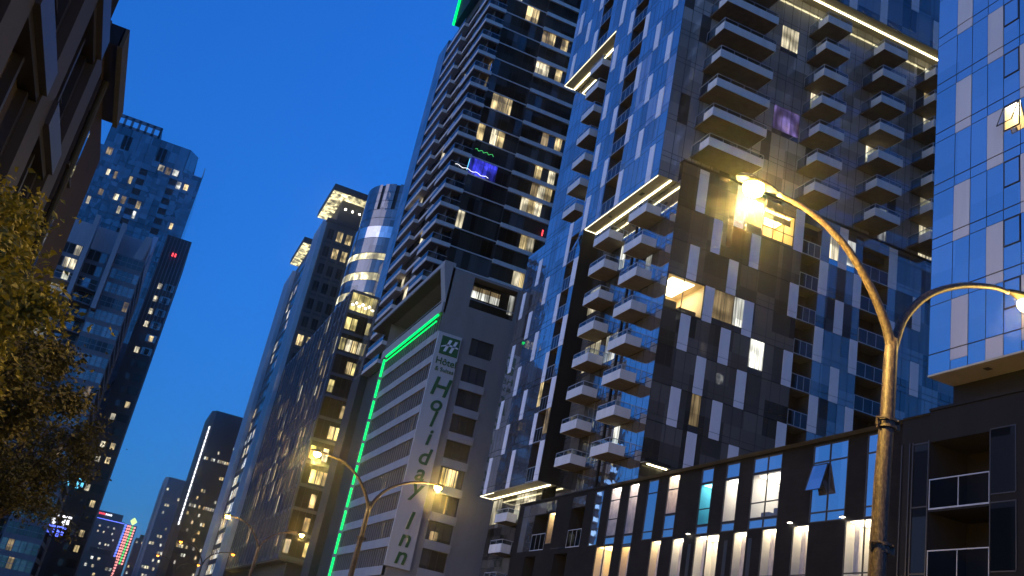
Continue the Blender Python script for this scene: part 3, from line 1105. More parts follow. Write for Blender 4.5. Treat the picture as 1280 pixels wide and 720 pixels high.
# cross face (Y = 124.5)
holes = []
sill = [1.55 + 3.63 * k for k in range(0, 11)]
for j, z in enumerate(sill):
    z0, z1 = z + .2, z + 2.55
    z0, z1 = 37.52 - 3.63 * j, 40.0 - 3.63 * j
    if z0 < g0 + 2:
        break
    holes.append((37.62, 41.08, z0, z1))
    w = T.part('window', ['loggia_wall', 'mullion', 'curtain_cloth'])
    cavity(w, 'y', 124.5, 37.62, 41.08, z0, z1, 0, .3, (0, 0, 0, 0))
    gl = T.part('pane', ['curtain_glass', 'mullion', 'lit_warm', 'lit_dim'], sub=w)
    gl.fquad('y', 124.5, 37.65, 41.05, z0, z1, .22, 0, .001)
    for x in (38.75, 39.9):
        gl.fbox('y', 124.5, x - .05, x + .05, z0, z1, .16, .215, 1)
    if j == 4:
        gl.fquad('y', 124.5, 38.0, 38.35, z0 + .1, z1 - .1, .2, 2)
        gl.fquad('y', 124.5, 38.5, 40.2, z0 + .1, z1 - .1, .2, 2)
    if j == 5:
        gl.fquad('y', 124.5, 39.3, 39.5, z0 + .1, z1 - .1, .2, 2)
    if j == 6:
        gl.fquad('y', 124.5, 38.2, 39.3, z0 + .1, z0 + 1.2, .2, 3)
    sl = T.part('sill_panel', ['hotel_band'])
    sl.fbox('y', 124.5, 37.55, 41.25, z0 - 1.12, z0 - .02, -.25, 0)
holes.append((37.95, 41.35, 41.5, 44.0))
w = T.part('window', ['curtain_glass', 'mullion'])
w.fquad('y', 124.5, 37.95, 41.35, 41.5, 44.0, .22)
for x in (39.1, 40.2):
    w.fbox('y', 124.5, x - .05, x + .05, 41.5, 44.0, .16, .215, 1)
holes.append((36.45, 43.3, 48.3, 52.9))
w = T.part('loggia', ['loggia_wall', 'dark_glass', 'hotel_concrete'])
cavity(w, 'y', 124.5, 36.45, 43.3, 48.3, 52.9, 0, 1.8, (1, 0, 0, 2))
for x in (36.5, 38.15, 39.8):
    lw = T.part('lit_window', ['lit_white', 'mullion'], sub=w)
    lw.fquad('y', 124.5, x, x + 1.5, 50.5, 51.6, 1.7)
    lw.fquad('y', 124.5, x, x + 1.5, 51.6, 52.3, 1.7, 'lit_dim')
lw = T.part('lit_window', ['lit_white'], sub=w)
lw.fquad('y', 124.5, 42.4, 43.2, 49.3, 52.3, .6)
r = T.part('railing', ['rail_metal'], sub=w)
r.fbox('y', 124.5, 36.45, 43.3, 49.5, 49.58, .0, .06)
wall_holes(wall, 'y', 124.5, 33, 52, g0, 53.3, holes)
# outward-leaning fin at the corner and roof canopy
fin = T.part('corner_fin', ['hotel_band'])
fin.mesh([(33, 124.5, 47.9), (33, 126.3, 47.9), (31.6, 126.3, 53.3), (31.6, 124.5, 53.3), (33.35, 124.5, 47.9), (33.35, 126.3, 47.9), (33.35, 126.3, 53.3), (33.35, 124.5, 53.3)],
         [(0, 3, 2, 1), (4, 5, 6, 7), (0, 4, 7, 3), (1, 2, 6, 5), (3, 7, 6, 2), (0, 1, 5, 4)])
can = T.part('roof_canopy', ['hotel_band', 'loggia_wall'])
can.box(31.6, 33.3, 124.5, 164, 53.3, 54.0)
can.box(31.7, 36.4, 126.3, 163, 53.1, 53.295, 1)
# street face (X = 33)
NE = 45.6
ledge = T.part('spandrel', ['hotel_band'])
ledge.fbox('x', 33, 124.5, 156, 46.3, 47.9, -.3, .3)
for j in range(0, 12):
    top = 40.0 - 3.585 * j
    if top < g0 + 1:
        break
    sp = T.part('spandrel', ['hotel_band'])
    sp.fbox('x', 33, 124.5, 152.6, top - 1.15, top, -.05, .35)
    zz1 = top + 2.43 if j else 46.3
    if j == 0:
        sp2 = T.part('spandrel', ['hotel_band'])
        sp2.fbox('x', 33, 124.5, 152.6, 42.45, 43.6, -.05, .35)
        bands = [(40.0, 42.45), (43.6, 46.3)]
    else:
        bands = [(top, top + 2.43)]
    for z0, z1 in bands:
        n = 24
        for q in range(n):
            a, b = 124.6 + 28 * q / n, 124.6 + 28 * (q + 1) / n
            lit = 'lit_warm' if (j, q) in ((5, 8), (6, 9), (7, 4), (5, 9), (9, 8), (2, 11)) else 'lit_dim' if R.random() < .06 else 'dark_glass' if q % 3 else 'curtain_glass'
            w = T.part('window', [lit, 'mullion'])
            if lit.startswith('lit'):
                w.fquad('x', 33, a, b, z0, z1, .28, 'dark_glass', .001)
                w.fquad('x', 33, a + .35, b - .35, z0 + .1, z1 - .15, .27)
            else:
                w.fquad('x', 33, a, b, z0, z1, .28, 0, .002)
            w.fbox('x', 33, a - .07, a + .07, z0, z1, .1, .27, 'hotel_concrete')
wall.fquad('x', 33, 124.5, 156, g0, 47.0, .36, 2)
wall.fbox('x', 33, 152.6, 155.8, g0, 46.3, -.05, .36, 0)
wall.fquad('y', 156, 33, 52, g0, 53, 0, 0)
# set-back top floor behind the canopy
wall.fbox('x', 36.4, 126.3, 163, 47.9, 49.0, 0, .3, 3)
wall.fbox('x', 36.4, 126.3, 163, 51.2, 53.1, 0, .3, 3)
for q in range(22):
    a, b = 126.4 + 36.4 * q / 22, 126.4 + 36.4 * (q + 1) / 22
    w = T.part('window', ['lit_dim' if q % 4 else 'lit_warm', 'mullion'])
    w.fquad('x', 36.4, a + .1, b - .1, 49.0, 51.2, .2)
    w.fbox('x', 36.4, a - .1, a + .1, 49.0, 51.2, .1, .19, 1)
    if q % 2 == 0:
        sp = T.part('spot_light', ['spot'])
        sp.box(36.0, 36.2, (a + b) / 2 - .15, (a + b) / 2 + .15, 48.3, 48.45)
rl = T.part('railing', ['rail_metal', 'rail_glass'])
rl.fbox('x', 33.2, 126.4, 156, 49.0, 49.08, 0, .06)
wall.box(33.4, 51.9, 124.6, 155.9, 53.0, 53.28, 4)
wall.fquad('x', 52, 124.5, 156, g0, 53.3, 0, 0)
# neon
tube = T.part('neon_tube', ['neon_green'])
tube.tube([(32.6, 125.2, 45.95), (32.6, 151.8, 45.95)], .16, 8)
for i in range(40):
    d = T.part('neon_dot', ['neon_green'])
    y = 125.6 + i * .66
    d.box(32.6, 32.75, y, y + .28, 45.05, 45.2)
for j in range(13):
    z1 = 45.6 - 3.585 * j
    tb = T.part('neon_tube', ['neon_green'])
    tb.tube([(32.6, 152.6, z1), (32.6, 152.6, z1 - 3.0)], .17, 8)


def letters(T, name, mat, text, size, x, z, y, shear=0., depth=.08, align='CENTER', k=1., sub=None, bold=.0):
    cu = bpy.data.curves.new('lettering', 'FONT')
    cu.body = text
    cu.size = size
    cu.shear = shear
    cu.align_x = align
    cu.extrude = depth / 2
    cu.offset = bold
    cu.resolution_u = 4
    ob = bpy.data.objects.new('lettering', cu)
    COL.objects.link(ob)
    dg = bpy.context.evaluated_depsgraph_get()
    me = bpy.data.meshes.new_from_object(ob.evaluated_get(dg))
    mb = T.part(name, [mat], sub=sub)
    mb.mesh([(x + v.co.x, y - v.co.z, z + v.co.y) for v in me.vertices], [tuple(p.vertices) for p in me.polygons])
    bpy.data.objects.remove(ob)
    bpy.data.curves.remove(cu)
    bpy.data.meshes.remove(me)
    return mb


sign = T.part('sign', ['sign_panel'])
sign.fbox('y', 124.5, 33.0, 36.45, 11.4, 43.4, -.35, 0)
lg = T.part('logo', ['sign_green'], sub=sign)
lg.fbox('y', 124.5, 33.62, 36.3, 40.3, 42.95, -.40, -.352)
for pts in ([(34.15, 40.75), (34.55, 40.75), (35.15, 42.55), (34.75, 42.55)], [(35.0, 40.75), (35.4, 40.75), (36.0, 42.55), (35.6, 42.55)],
            [(33.75, 41.25), (34.6, 41.62), (36.2, 41.55), (36.2, 41.75), (34.7, 41.88), (33.75, 41.4)]):
    hm = T.part('logo_stroke', ['sign_white'], sub=sign)
    n = len(pts)
    vs = [(x, 124.5 - .43, z) for x, z in pts] + [(x, 124.5 - .40, z) for x, z in pts]
    hm.mesh(vs, [tuple(range(n)), tuple(range(n, 2 * n))] + [(i, (i + 1) % n, n + (i + 1) % n, n + i) for i in range(n)])
YS = 124.5 - .39
letters(T, 'lettering', 'sign_green', 'H\u00f4tel', 1.35, 34.95, 38.85, YS, sub=sign, bold=.012)
letters(T, 'lettering', 'sign_green', '& Suites', .85, 34.95, 37.85, YS, sub=sign, bold=.004)
for ch, z, sz in (('H', 34.5, 3.4), ('o', 32.35, 2.9), ('l', 30.15, 2.9), ('i', 27.6, 2.9), ('d', 24.95, 2.9), ('a', 22.75, 2.9), ('y', 20.75, 2.9),
                  ('I', 16.4, 3.0), ('n', 14.15, 2.9), ('n', 11.95, 2.9)):
    letters(T, 'lettering', 'sign_green', ch, sz * 1.08, 34.85, z, YS, shear=.2, sub=sign, bold=.055)
T.done()

# ================================================================ dark condominium tower behind the hotel
KD = .873
g0 = G0 / KD
T = Thing('condominium_tower', 'tall dark condominium tower rising behind the hotel with wrap-around corner balconies', 'building', (42, 146, 0), KD)
wall = T.part('wall', ['core_dark', 'roof_gravel'])
PF = 3.605
F0 = 70.95 - PF * 17
NF = 45
wall.fquad('y', 150.04, 34.65 + 3.3, 70, g0, F0 + NF * PF)
wall.fquad('x', 36.2, 150, 180, g0, F0 + NF * PF)
wall.fquad('y', 180, 36.2, 70, F0 + 33 * PF, F0 + NF * PF)
wall.fquad('y', 187, 36.2, 70, g0, F0 + 33 * PF)
wall.fquad('x', 70, 150, 180, g0, F0 + NF * PF)
wall.box(36.3, 69.9, 150.2, 179.8, F0 + NF * PF - .4, F0 + NF * PF - .01, 1)
DL = [(11, 31.1, 33.5),(11, 32.5, 33.6),(7, 39.4, 42.7),(7, 39.1, 40.4),(13, 42.0, 44.2),(12, 46.8, 48.7),(12, 50.4, 52.9),(10, 46.8, 48.8),(10, 49.9, 52.2),(5, 41.2, 43.2),(5, 37.9, 39.0),(4, 36.9, 38.6),(6, 50.3, 54.7),(4, 50.4, 53.9),(3, 50.4, 54.4),(2, 49.0, 51.1),(2, 51.7, 54.1),(0, 50.2, 53.7),(-2, 50.2, 53.3),(0, 37.3, 38.8),(-2, 43.7, 45.9),]
for j in range(NF):
    zb = F0 + j * PF
    vis = zb > 48
    # slab edges on the cross face, with the deeper band from the step at X = 46.3
    if vis:
        s = T.part('slab_edge', ['slab_edge'])
        s.fbox('y', 150, 37.9, 46.3, zb + .45, zb + .65, -.08, .3)
        s.fbox('y', 150, 46.3, 70, zb, zb + .8, -.35, .3)
        us = cuts(38.2, 46.2, 1.33) + cuts(46.4, 70, 1.35)[0:]
        for i in range(len(us) - 1):
            a, b = us[i], us[i + 1]
            if b - a < .5:
                continue
            r = R.random()
            lit = 'night_glass'
            q = j - 17
            if r < .06:
                lit = 'teal_glass'
            elif r < .17:
                lit = 'curtain_glass'
            elif r < .18 or any(qq == q and x0 - .7 < a < x1 - .4 for qq, x0, x1 in DL):
                lit = R.choice(('lit_warm', 'lit_pale', 'lit_dim', 'lit_warm'))
            if q == 3 and 38 < a < 42.3:
                lit = 'lit_blue'
            w = T.part('window', [lit])
            w.fquad('y', 150, a + .03, b - .03, zb + .72, zb + PF + .4 if a < 46.2 else zb + PF, 0, 0, .002)
        # corner balcony wrapping both faces
        b = T.part('balcony', ['slab_edge', 'balcony_concrete', 'night_glass'])
        b.box(34.65, 38.2, 149.7, 158, zb, zb + .75, 0)
        b.box(34.75, 38.2, 150.1, 157.9, zb - .03, zb - .005, 1)
        r = T.part('railing', ['rail_glass', 'rail_metal'], sub=b)
        r.fquad('y', 149.75, 34.7, 38.1, zb + .8, zb + 1.75, 0)
        r.fquad('x', 34.7, 149.8, 157.9, zb + .8, zb + 1.75, 0)
        r.fbox('y', 149.72, 34.65, 38.15, zb + 1.75, zb + 1.83, 0, .06, 1)
        r.fbox('x', 34.66, 149.78, 157.95, zb + 1.75, zb + 1.83, 0, .06, 1)
        r.fbox('y', 149.72, 36.3, 36.37, zb + .8, zb + 1.75, 0, .06, 1)
        w = T.part('window', ['lit_dim' if (j - 17) in (9, 8) else 'night_glass'])
        w.fquad('x', 37.9, 150.3, 158, zb + .78, zb + PF, 0, 0)
        w.fquad('y', 151.9, 37.2, 37.9, zb + .78, zb + PF, 0, 'teal_glass')
        # second balcony stack and the flush glass at the far end of the street face
        if j < 33:
            b = T.part('balcony', ['slab_edge', 'balcony_concrete'])
            b.box(34.65, 36.25, 168, 179.5, zb, zb + .75, 0)
            r = T.part('railing', ['rail_glass', 'rail_metal'], sub=b)
            r.fquad('x', 34.7, 168, 179.5, zb + .8, zb + 1.75, 0)
            r.fbox('x', 34.66, 168, 179.5, zb + 1.75, zb + 1.83, 0, .06, 1)
            s = T.part('slab_edge', ['slab_edge'])
            s.fbox('x', 35.6, 158.2, 167.8, zb, zb + .7, 0, .5)
            for a, bb in zip(cuts(158, 180, 2.2)[:-1], cuts(158, 180, 2.2)[1:]):
                w = T.part('window', ['lit_pale' if R.random() < .04 else 'night_glass'])
                w.fquad('x', 36.1, a + .05, bb - .05, zb + .7, zb + PF, 0, 0, .002)
            for a, bb in zip(cuts(180, 187, 2.3)[:-1], cuts(180, 187, 2.3)[1:]):
                w = T.part('window', ['side_glass'])
                w.fquad('x', 34.65, a + .04, bb - .04, zb + .05, zb + PF - .05, 0, 0, .002)
wall.box(34.7, 36.3, 180, 187, g0, F0 + 33 * PF, 0)
for q, xs in ((5, (39.6, 41.8)),):
    gx = T.part('light_garland', ['led_green'])
    zb = F0 + (17 + 4) * PF
    pts = [(38.6 + i * .33, 149.92, zb + 2.2 + .25 * math.sin(i * 2.1)) for i in range(12)]
    gx.tube(pts, .03, 5)
gx = T.part('light_garland', ['led_white'])
zb = F0 + 20 * PF
gx.tube([(35.6 + i * .5, 149.6, zb + 1.3 + .16 * math.sin(i * 1.7) - .03 * i) for i in range(14)], .035, 5)
gx = T.part('light_garland', ['led_cyan'])
gx.tube([(37.9, 149.7, zb + 1), (38.0, 149.7, zb + 3.4)], .07, 5)
rd = T.part('warning_light', ['led_red'])
rd.box(54.2, 54.42, 149.6, 149.7, F0 + 18 * PF + 1, F0 + 18 * PF + 2.2)
nz = F0 + 33 * PF
ne = T.part('neon_tube', ['neon_green'])
ne.tube([(34.5, 178.6, nz + 3.2), (34.5, 178.6, nz + 15)], .3, 8)
ne = T.part('neon_tube', ['neon_green'])
ne.tube([(34.5, 178.6, nz + 15), (34.5, 160, nz + 15)], .3, 8)
nf = T.part('neon_frame', ['dark_metal'])
nf.box(34.7, 36.2, 160, 178.4, nz + 3, nz + 15)
T.done()

# ================================================================ office block with a curved glass top
T = Thing('office_block', 'dark office block with vertical grey fins and a curved glass crown lit in yellow bands', 'building', (36, 195, 0))
wall = T.part('wall', ['core_dark', 'office_stone', 'roof_gravel', 'dark_metal'])
AF = [13.1 + 4.1 * k for k in range(13)]
AT = AF[-1]
wall.fquad('x', 27.75, 172.1, 242, 13.0, AT)
wall.fquad('y', 172.1, 27.75, 46, 13.0, AT)
wall.box(27.8, 46, 172.2, 242, AT - .3, AT - .01, 2)
wall.box(29.5, 46, 174, 242, G0, 13.0, 1)
wall.box(27.7, 46, 172, 242, 12.6, 13.05, 1)
wall.fquad('y', 242, 27.7, 46, 13, AT)
wall.fquad('x', 46, 172, 242, G0, AT)
ys = cuts(172, 242, 3.9)
for i in range(len(ys) - 1):
    f = T.part('facade_fin', ['steel_trim'])
    f.box(27.3, 27.72, ys[i] - .22, ys[i] + .22, 13.0, AT)
    for j in range(12):
        r = R.random()
        hot = .85 if j in (3, 5) and i < 9 else .30 if i < 8 else .6
        mt = R.choice(('lit_pale', 'lit_warm', 'lit_dim')) if r < hot else 'side_glass' if R.random() < .7 else 'dark_glass'
        ym = (ys[i] + ys[i + 1]) / 2
        w = T.part('window', [mt])
        w.fquad('x', 27.7, ys[i] + .05, ym - .1, AF[j] + .5, AF[j + 1] - .1, 0, 0, .002)
        w = T.part('window', [mt if R.random() < .5 else 'side_glass'])
        w.fquad('x', 27.7, ym + .1, ys[i + 1] - .05, AF[j] + .5 + (1.6 if R.random() < .3 else 0), AF[j + 1] - .1, 0, 0, .002)
for j in range(13):
    s = T.part('floor_band', ['steel_trim'])
    s.fbox('x', 27.7, 172, 242, AF[j] - .12, AF[j] + .4, -.12, .02)
    s.fbox('y', 172, 27.7, 46, AF[j] - .12, AF[j] + .4, -.08, .02)
xs = cuts(27.8, 32.4, 1.15)
for j in range(12):
    for i in range(len(xs) - 1):
        r = R.random()
        mt = 'dark_glass'
        if j == 11:
            mt = 'lit_gold'
        elif (i in (2, 3) and j % 3 != 1 and r < .8) or r < .30:
            mt = R.choice(('lit_gold', 'lit_pale', 'lit_warm'))
        w = T.part('window', [mt])
        z0 = AF[j] + .5
        if mt.startswith('lit') and j != 11:
            w.fquad('y', 172, xs[i] + .1, xs[i + 1] - .1, z0 + .3, z0 + 2.6)
            w.fquad('y', 172, xs[i] + .05, xs[i + 1] - .05, z0 + 2.65, AF[j + 1] - .1, 0, 'dark_glass')
        else:
            w.fquad('y', 172, xs[i] + .05, xs[i + 1] - .05, z0, AF[j + 1] - .1, 0, 0, .002)
    # folded bays next to the hotel: pale slab edges, dark rounded glass between
    if j < 11:
        b = T.part('bay', ['side_glass', 'hotel_band'])
        for ox in (0, 4.3, 8.6):
            px = [(32.5 + ox, 172), (33.2 + ox, 170.2), (35.6 + ox, 170.2), (36.7 + ox, 172)]
            for (xa, ya), (xb, yb) in zip(px[:-1], px[1:]):
                b.poly([(xa, ya, AF[j] + .35), (xa, ya, AF[j + 1]), (xb, yb, AF[j + 1]), (xb, yb, AF[j] + .35)], 0)
            pe = [(32.45 + ox, 172.1), (33.1 + ox, 169.9), (35.7 + ox, 169.9), (36.75 + ox, 172.1)]
            b.prism(pe, AF[j], AF[j] + .35, 1)
        if j in (2, 3, 5, 6, 7):
            lw = T.part('lit_window', ['lit_gold'], sub=b)
            lw.fquad('y', 170.15, 33.4, 34.0, AF[j] + .9, AF[j] + 3.4)
            if j != 6:
                lw.fquad('y', 170.15, 34.4, 34.9, AF[j] + .9, AF[j] + 3.4)
# top restaurant floor lamps
for i in range(7):
    lp = T.part('pendant_lamp', ['spot'])
    lp.lathe((28.3 + i * .62, 171.75, AT - 2.6 + .5 * (i % 2)), [(0, .22), (.2, .1), (.22, 0), (.0, -.2)], 6)
# curved crown
CX, CY, CR = 38.0, 190.0, 10.0
segs = 26


def ring(z0, z1, r, mat, name, a0=-1.75, a1=.55, skip=()):
    for q in range(segs):
        if q in skip:
            continue
        t0 = math.pi + .2 + (a1 - a0) * (q / segs) + a0 + .9
        t1 = math.pi + .2 + (a1 - a0) * ((q + 1) / segs) + a0 + .9
        w = T.part(name, [mat])
        w.poly([(CX + r * math.cos(t0), CY + r * math.sin(t0), z0), (CX + r * math.cos(t0), CY + r * math.sin(t0), z1),
                (CX + r * math.cos(t1) , CY + r * math.sin(t1), z1), (CX + r * math.cos(t1), CY + r * math.sin(t1), z0)])


for (z0, z1, mt) in ((62.4, 64.9, 'far_glass'), (65.0, 66.6, 'lit_crown'), (66.7, 69.3, 'far_glass'), (69.4, 71.0, 'lit_crown'), (71.1, 73.9, 'far_glass'),
                     (74.0, 75.4, 'lit_crown'), (75.5, 78.9, 'far_glass'), (79.0, 81.6, 'blue_glass')):
    ring(z0, z1, CR, mt, 'crown_window')
for k in range(5):
    ring(81.8 + 2 * k, 83.7 + 2 * k, CR - .3, 'far_glass', 'crown_window', skip=() if k < 2 else (14, 18))
cyl = T.part('crown_core', ['core_dark', 'roof_gravel'])
n = 40
cyl.prism([(CX + (CR - .6) * math.cos(2 * math.pi * i / n), CY + (CR - .6) * math.sin(2 * math.pi * i / n)) for i in range(n)], AT, 91.6)
bx = T.part('penthouse', ['dark_metal', 'side_glass', 'lit_crown', 'steel_trim'])
bx.box(33, 46, 176, 184, AT, 66.2, 0)
bx.fquad('y', 176, 33.3, 46, 66.4, 68.6, -.02, 2)
bx.box(33, 46, 176, 184, 66.2, 72.6, 0)
bx.fquad('y', 176, 33.2, 46, 68.8, 72.4, -.02, 1)
bx.fquad('x', 33, 176.2, 184, 63, 72.4, -.02, 1)
T.done()

# ================================================================ stone tower with lit canopies
T = Thing('stone_tower', 'brown stone tower striped with bright vertical fins under two lit roof canopies', 'building', (34, 270, 0))
wall = T.part('wall', ['office_stone', 'core_dark', 'roof_gravel'])
wall.box(27.8, 42, 244, 303, G0, 105.2)
wall.box(27.5, 42, 243.7, 262, 105.2, 106.2, 1)
sh = T.part('penthouse', ['core_dark', 'dark_metal'])
sh.box(30.2, 42, 246, 262, 106.2, 113.4)
sh = T.part('penthouse', ['core_dark', 'dark_metal'])
sh.box(30.2, 42, 284, 303, 105.2, 112.0)
for (x0, x1, y0, y1, z) in ((26.6, 40.5, 241.6, 263, 113.4), (26.8, 40, 283, 305, 112.6)):
    cn = T.part('roof_canopy', ['dark_metal'])
    cn.box(x0, x1, y0, y1, z + .1, z + 2.0)
    cl = T.part('lit_soffit', ['lit_crown'], sub=cn)
    cl.box(x0 + .15, x1 - .15, y0 + .15, y1 - .15, z, z + .09)
    for q in range(3):
        lp = T.part('spot_light', ['spot'])
        lp.box(31.5 + 2 * q, 31.9 + 2 * q, y0 + 4.2, y0 + 4.35, z - 2.6, z - 2.2)
for y0, n in ((245, 5), (286, 6)):
    for q in range(n):
        f = T.part('facade_fin', ['fin_metal'])
        f.box(26.6, 27.8, y0 + q * 2.7, y0 + q * 2.7 + .9, 6, 105.5 if y0 < 280 else 104)
ys = [259 + 3.2 * i for i in range(8)]
for i, y in enumerate(ys):
    for j in range(25):
        z0 = 4 + 4 * j
        r = R.random()
        p = .8 if j < 8 else .5 if j < 13 else .13
        w = T.part('window', [R.choice(('lit_pale', 'lit_warm', 'lit_white')) if r < p else 'dark_glass'])
        w.fquad('x', 27.78, y + .2, y + 1.4, z0 + .6, z0 + 3.2)
        w.fquad('x', 27.78, y + 1.7, y + 2.9, z0 + .6, z0 + (3.2 if r < .3 else 1.9))
for j in range(20):
    z0 = 100.4 - 5.1 * j
    for q, x in enumerate((28.7, 31.2, 33.7, 36.2)):
        if z0 < 2:
            break
        lit = ((j, q) in ((0, 1), (0, 2), (1, 1), (1, 2))) or (j > 5 and R.random() < .4)
        w = T.part('window', ['lit_warm' if lit else 'dark_glass', 'mullion'])
        w.fquad('y', 244, x, x + 1.6, z0, z0 + 2.9, -.01)
        w.fbox('y', 244, x + .72, x + .84, z0, z0 + 2.9, -.05, -.015, 1)
    b = T.part('stone_band', ['core_dark'])
    b.fbox('y', 244, 27.8, 42, z0 - 1.2, z0 - .7, -.06, .01)
for x in (28.3, 30.7, 33.2, 35.7, 38.2):
    b = T.part('stone_pier', ['office_stone'])
    b.fbox('y', 244, x - .5, x, 4, 105, -.25, .01)
T.done()

# ================================================================ far towers at the end of the street
T = Thing('black_tower', 'black slab tower with a bright dashed light line down its left corner', 'building', (36, 500, 0))
wall = T.part('wall', ['black_tower'])
wall.prism([(28.0, 484), (30.0, 480), (47, 480), (47, 515), (28, 515)], G0, 94.8)
for i in range(22):
    z = 87 - 2.15 * i
    l = T.part('light_strip', ['led_white'])
    l.box(28.6, 29.2, 481.6, 482.2, z - 1.75, z)
for j in range(22):
    z = 86 - 3.7 * j
    row = .05
    if j in (4, 10, 15):
        row = .75
    elif j > 5:
        row = .16
    for i in range(15):
        if R.random() < row:
            w = T.part('window', [R.choice(('lit_pale', 'lit_white', 'lit_warm'))])
            x = 30.8 + i * 1.05
            w.fquad('y', 480, x, x + .75, z, z + 1.4, -.03)
T.done()

T = Thing('grey_office', 'low dark grey office building left of the black tower', 'building', (24, 530, 0))
wall = T.part('wall', ['tower_grey'])
wall.prism([(18.6, 524), (20, 520), (30, 520), (30, 545), (18.6, 545)], G0, 64.5)
wall.box(18.4, 18.6, 523.5, 545, G0, 60)
for j in range(15):
    for i in range(7):
        if R.random() < .24:
            w = T.part('window', [R.choice(('lit_white', 'lit_pale'))])
            w.fquad('y', 520, 20.6 + i * 1.3, 21.5 + i * 1.3, 58 - 3.8 * j, 59.3 - 3.8 * j, -.03)
T.done()

T = Thing('end_building', 'dark office building closing the street, blue light line under its roof sign', 'building', (0, 715, 0))
wall = T.part('wall', ['core_dark', 'black_tower'])
wall.box(-10.5, 9.4, 700, 730, G0, 51.6)
wall.box(-8.6, 7.2, 701, 728, 51.6, 56.0, 1)
sg = T.part('roof_sign', ['led_white', 'led_red'])
for i in range(8):
    sg.box(-7.8 + i * 1.05, -7.1 + i * 1.05, 700.6, 700.95, 53.6, 54.7, 1 if i < 4 else 0)
bl = T.part('light_line', ['led_blue'])
bl.tube([(-8, 699.8, 50.9), (9.2, 699.8, 50.9)], .22, 6)
for j in range(14):
    for i in range(10):
        if R.random() < .2:
            w = T.part('window', [R.choice(('lit_white', 'lit_pale'))])
            w.fquad('y', 700, -9 + i * 1.8, -8 + i * 1.8, 46 - 3.6 * j, 47.3 - 3.6 * j, -.03)
T.done()

T = Thing('light_tower', 'slim tower traced by curving blue, pink and green strings of lights', 'building', (13, 690, 0))
wall = T.part('wall', ['black_tower'])
wall.box(10.2, 17, 685, 699, G0, 50)
for (x0, mt, z0, bend) in ((10.2, 'led_blue', 14, 1.8), (11.7, 'led_pink', 14, 1.6), (13.0, 'led_pink', 14, 1.4), (14.4, 'led_green', 26, 1.0), (15.8, 'led_pink', 26, .8)):
    st = T.part('light_string', [mt])
    zz = z0
    while zz < 50:
        t = (50 - zz) / 36
        st.lathe((x0 - bend * t * t, 684.6, zz), [(0, -.75), (.62, -.35), (.62, .35), (0, .75)], 6)
        zz += 1.75
tp = T.part('roof_sculpture', ['sign_lime'])
tp.lathe((14.0, 686, 52.4), [(0, 2.6), (1.0, 1.6), (2.2, .2), (1.2, -1.2), (.2, -2.2)], 7)
T.done()

for nm, lab, x0, x1, y, z in (('mid_rise', 'dark mid-rise between the light strings and the black tower, dotted with lit windows', 17.5, 29, 640, 40.5),
                              ('low_block', 'low dark block in front of the end building, few lit windows', -6.5, 8.5, 520, 22)):
    T = Thing(nm, lab, 'building', ((x0 + x1) / 2, y + 10, 0))
    wall = T.part('wall', ['core_dark', 'black_tower'])
    wall.box(x0, x1, y, y + 22, G0, z)
    wall.box(x0 + 2, x1 - 3, y + 3, y + 12, z, z + 2.5, 1)
    for j in range(int(z / 3.6)):
        for i in range(int((x1 - x0) / 1.6)):
            if R.random() < .16:
                w = T.part('window', [R.choice(('lit_white', 'lit_pale', 'lit_warm'))])
                w.fquad('y', y, x0 + .5 + i * 1.6, x0 + 1.6 + i * 1.6, z - 3 - 3.6 * j, z - 1.7 - 3.6 * j, -.03)
    T.done()

# ================================================================ towers on the left side
K1 = 1.3
g0 = G0 / K1
T = Thing('blue_tower', 'blue glass residential tower at upper left with a louvred roof screen', 'building', (-19, 270, 0), K1)
wall = T.part('wall', ['core_dark', 'roof_gravel'])
wall.box(-26, -4.95, 200.1, 222, g0, 86.0)
wall.prism([(-25.3, 200.6), (-9.0, 200.6), (-7.2, 203), (-7.2, 219), (-25.3, 219)], 86.0, 91.6)
scr = T.part('roof_screen', ['tower_grey'])
for i in range(7):
    x = -24.9 + i * 1.45
    scr.box(x, x + .5, 200.7, 201, 91.6, 94.2)
scr.box(-25, -15.8, 200.7, 201, 93.6, 94.3)
scr.box(-25, -15.8, 200.7, 201, 91.6, 92.2)
scr.box(-16.1, -15.8, 200.7, 214, 91.6, 94.3)
for i, (x0, x1) in enumerate(zip(cuts(-25.2, -9.1, 2.0)[:-1], cuts(-25.2, -9.1, 2.0)[1:])):
    w = T.part('window', ['far_glass'])
    w.fquad('y', 200.55, x0 + .04, x1 - .04, 86.1, 91.5, 0, 0, .002)
w = T.part('window', ['side_glass'])
w.poly([(-9.0, 200.5, 86), (-9.0, 200.5, 91.5), (-7.15, 202.9, 91.5), (-7.15, 202.9, 86)])
for x in (-22.2, -21.3, -15.0, -14.1):
    lv = T.part('louvre', ['dark_metal'])
    lv.fbox('y', 200.5, x, x + .75, 86.6, 89.8, -.05, .02)
xs = cuts(-26, -5, 1.5)
NL = 30
LT = [(0, 5), (1, 0), (1, 5), (2, 2), (3, 2), (4, 4), (5, 2), (5, 4), (5, 5), (7, 4), (7, 5), (8, 0), (9, 0), (10, 0), (11, 1), (12, 1), (12, 5)]
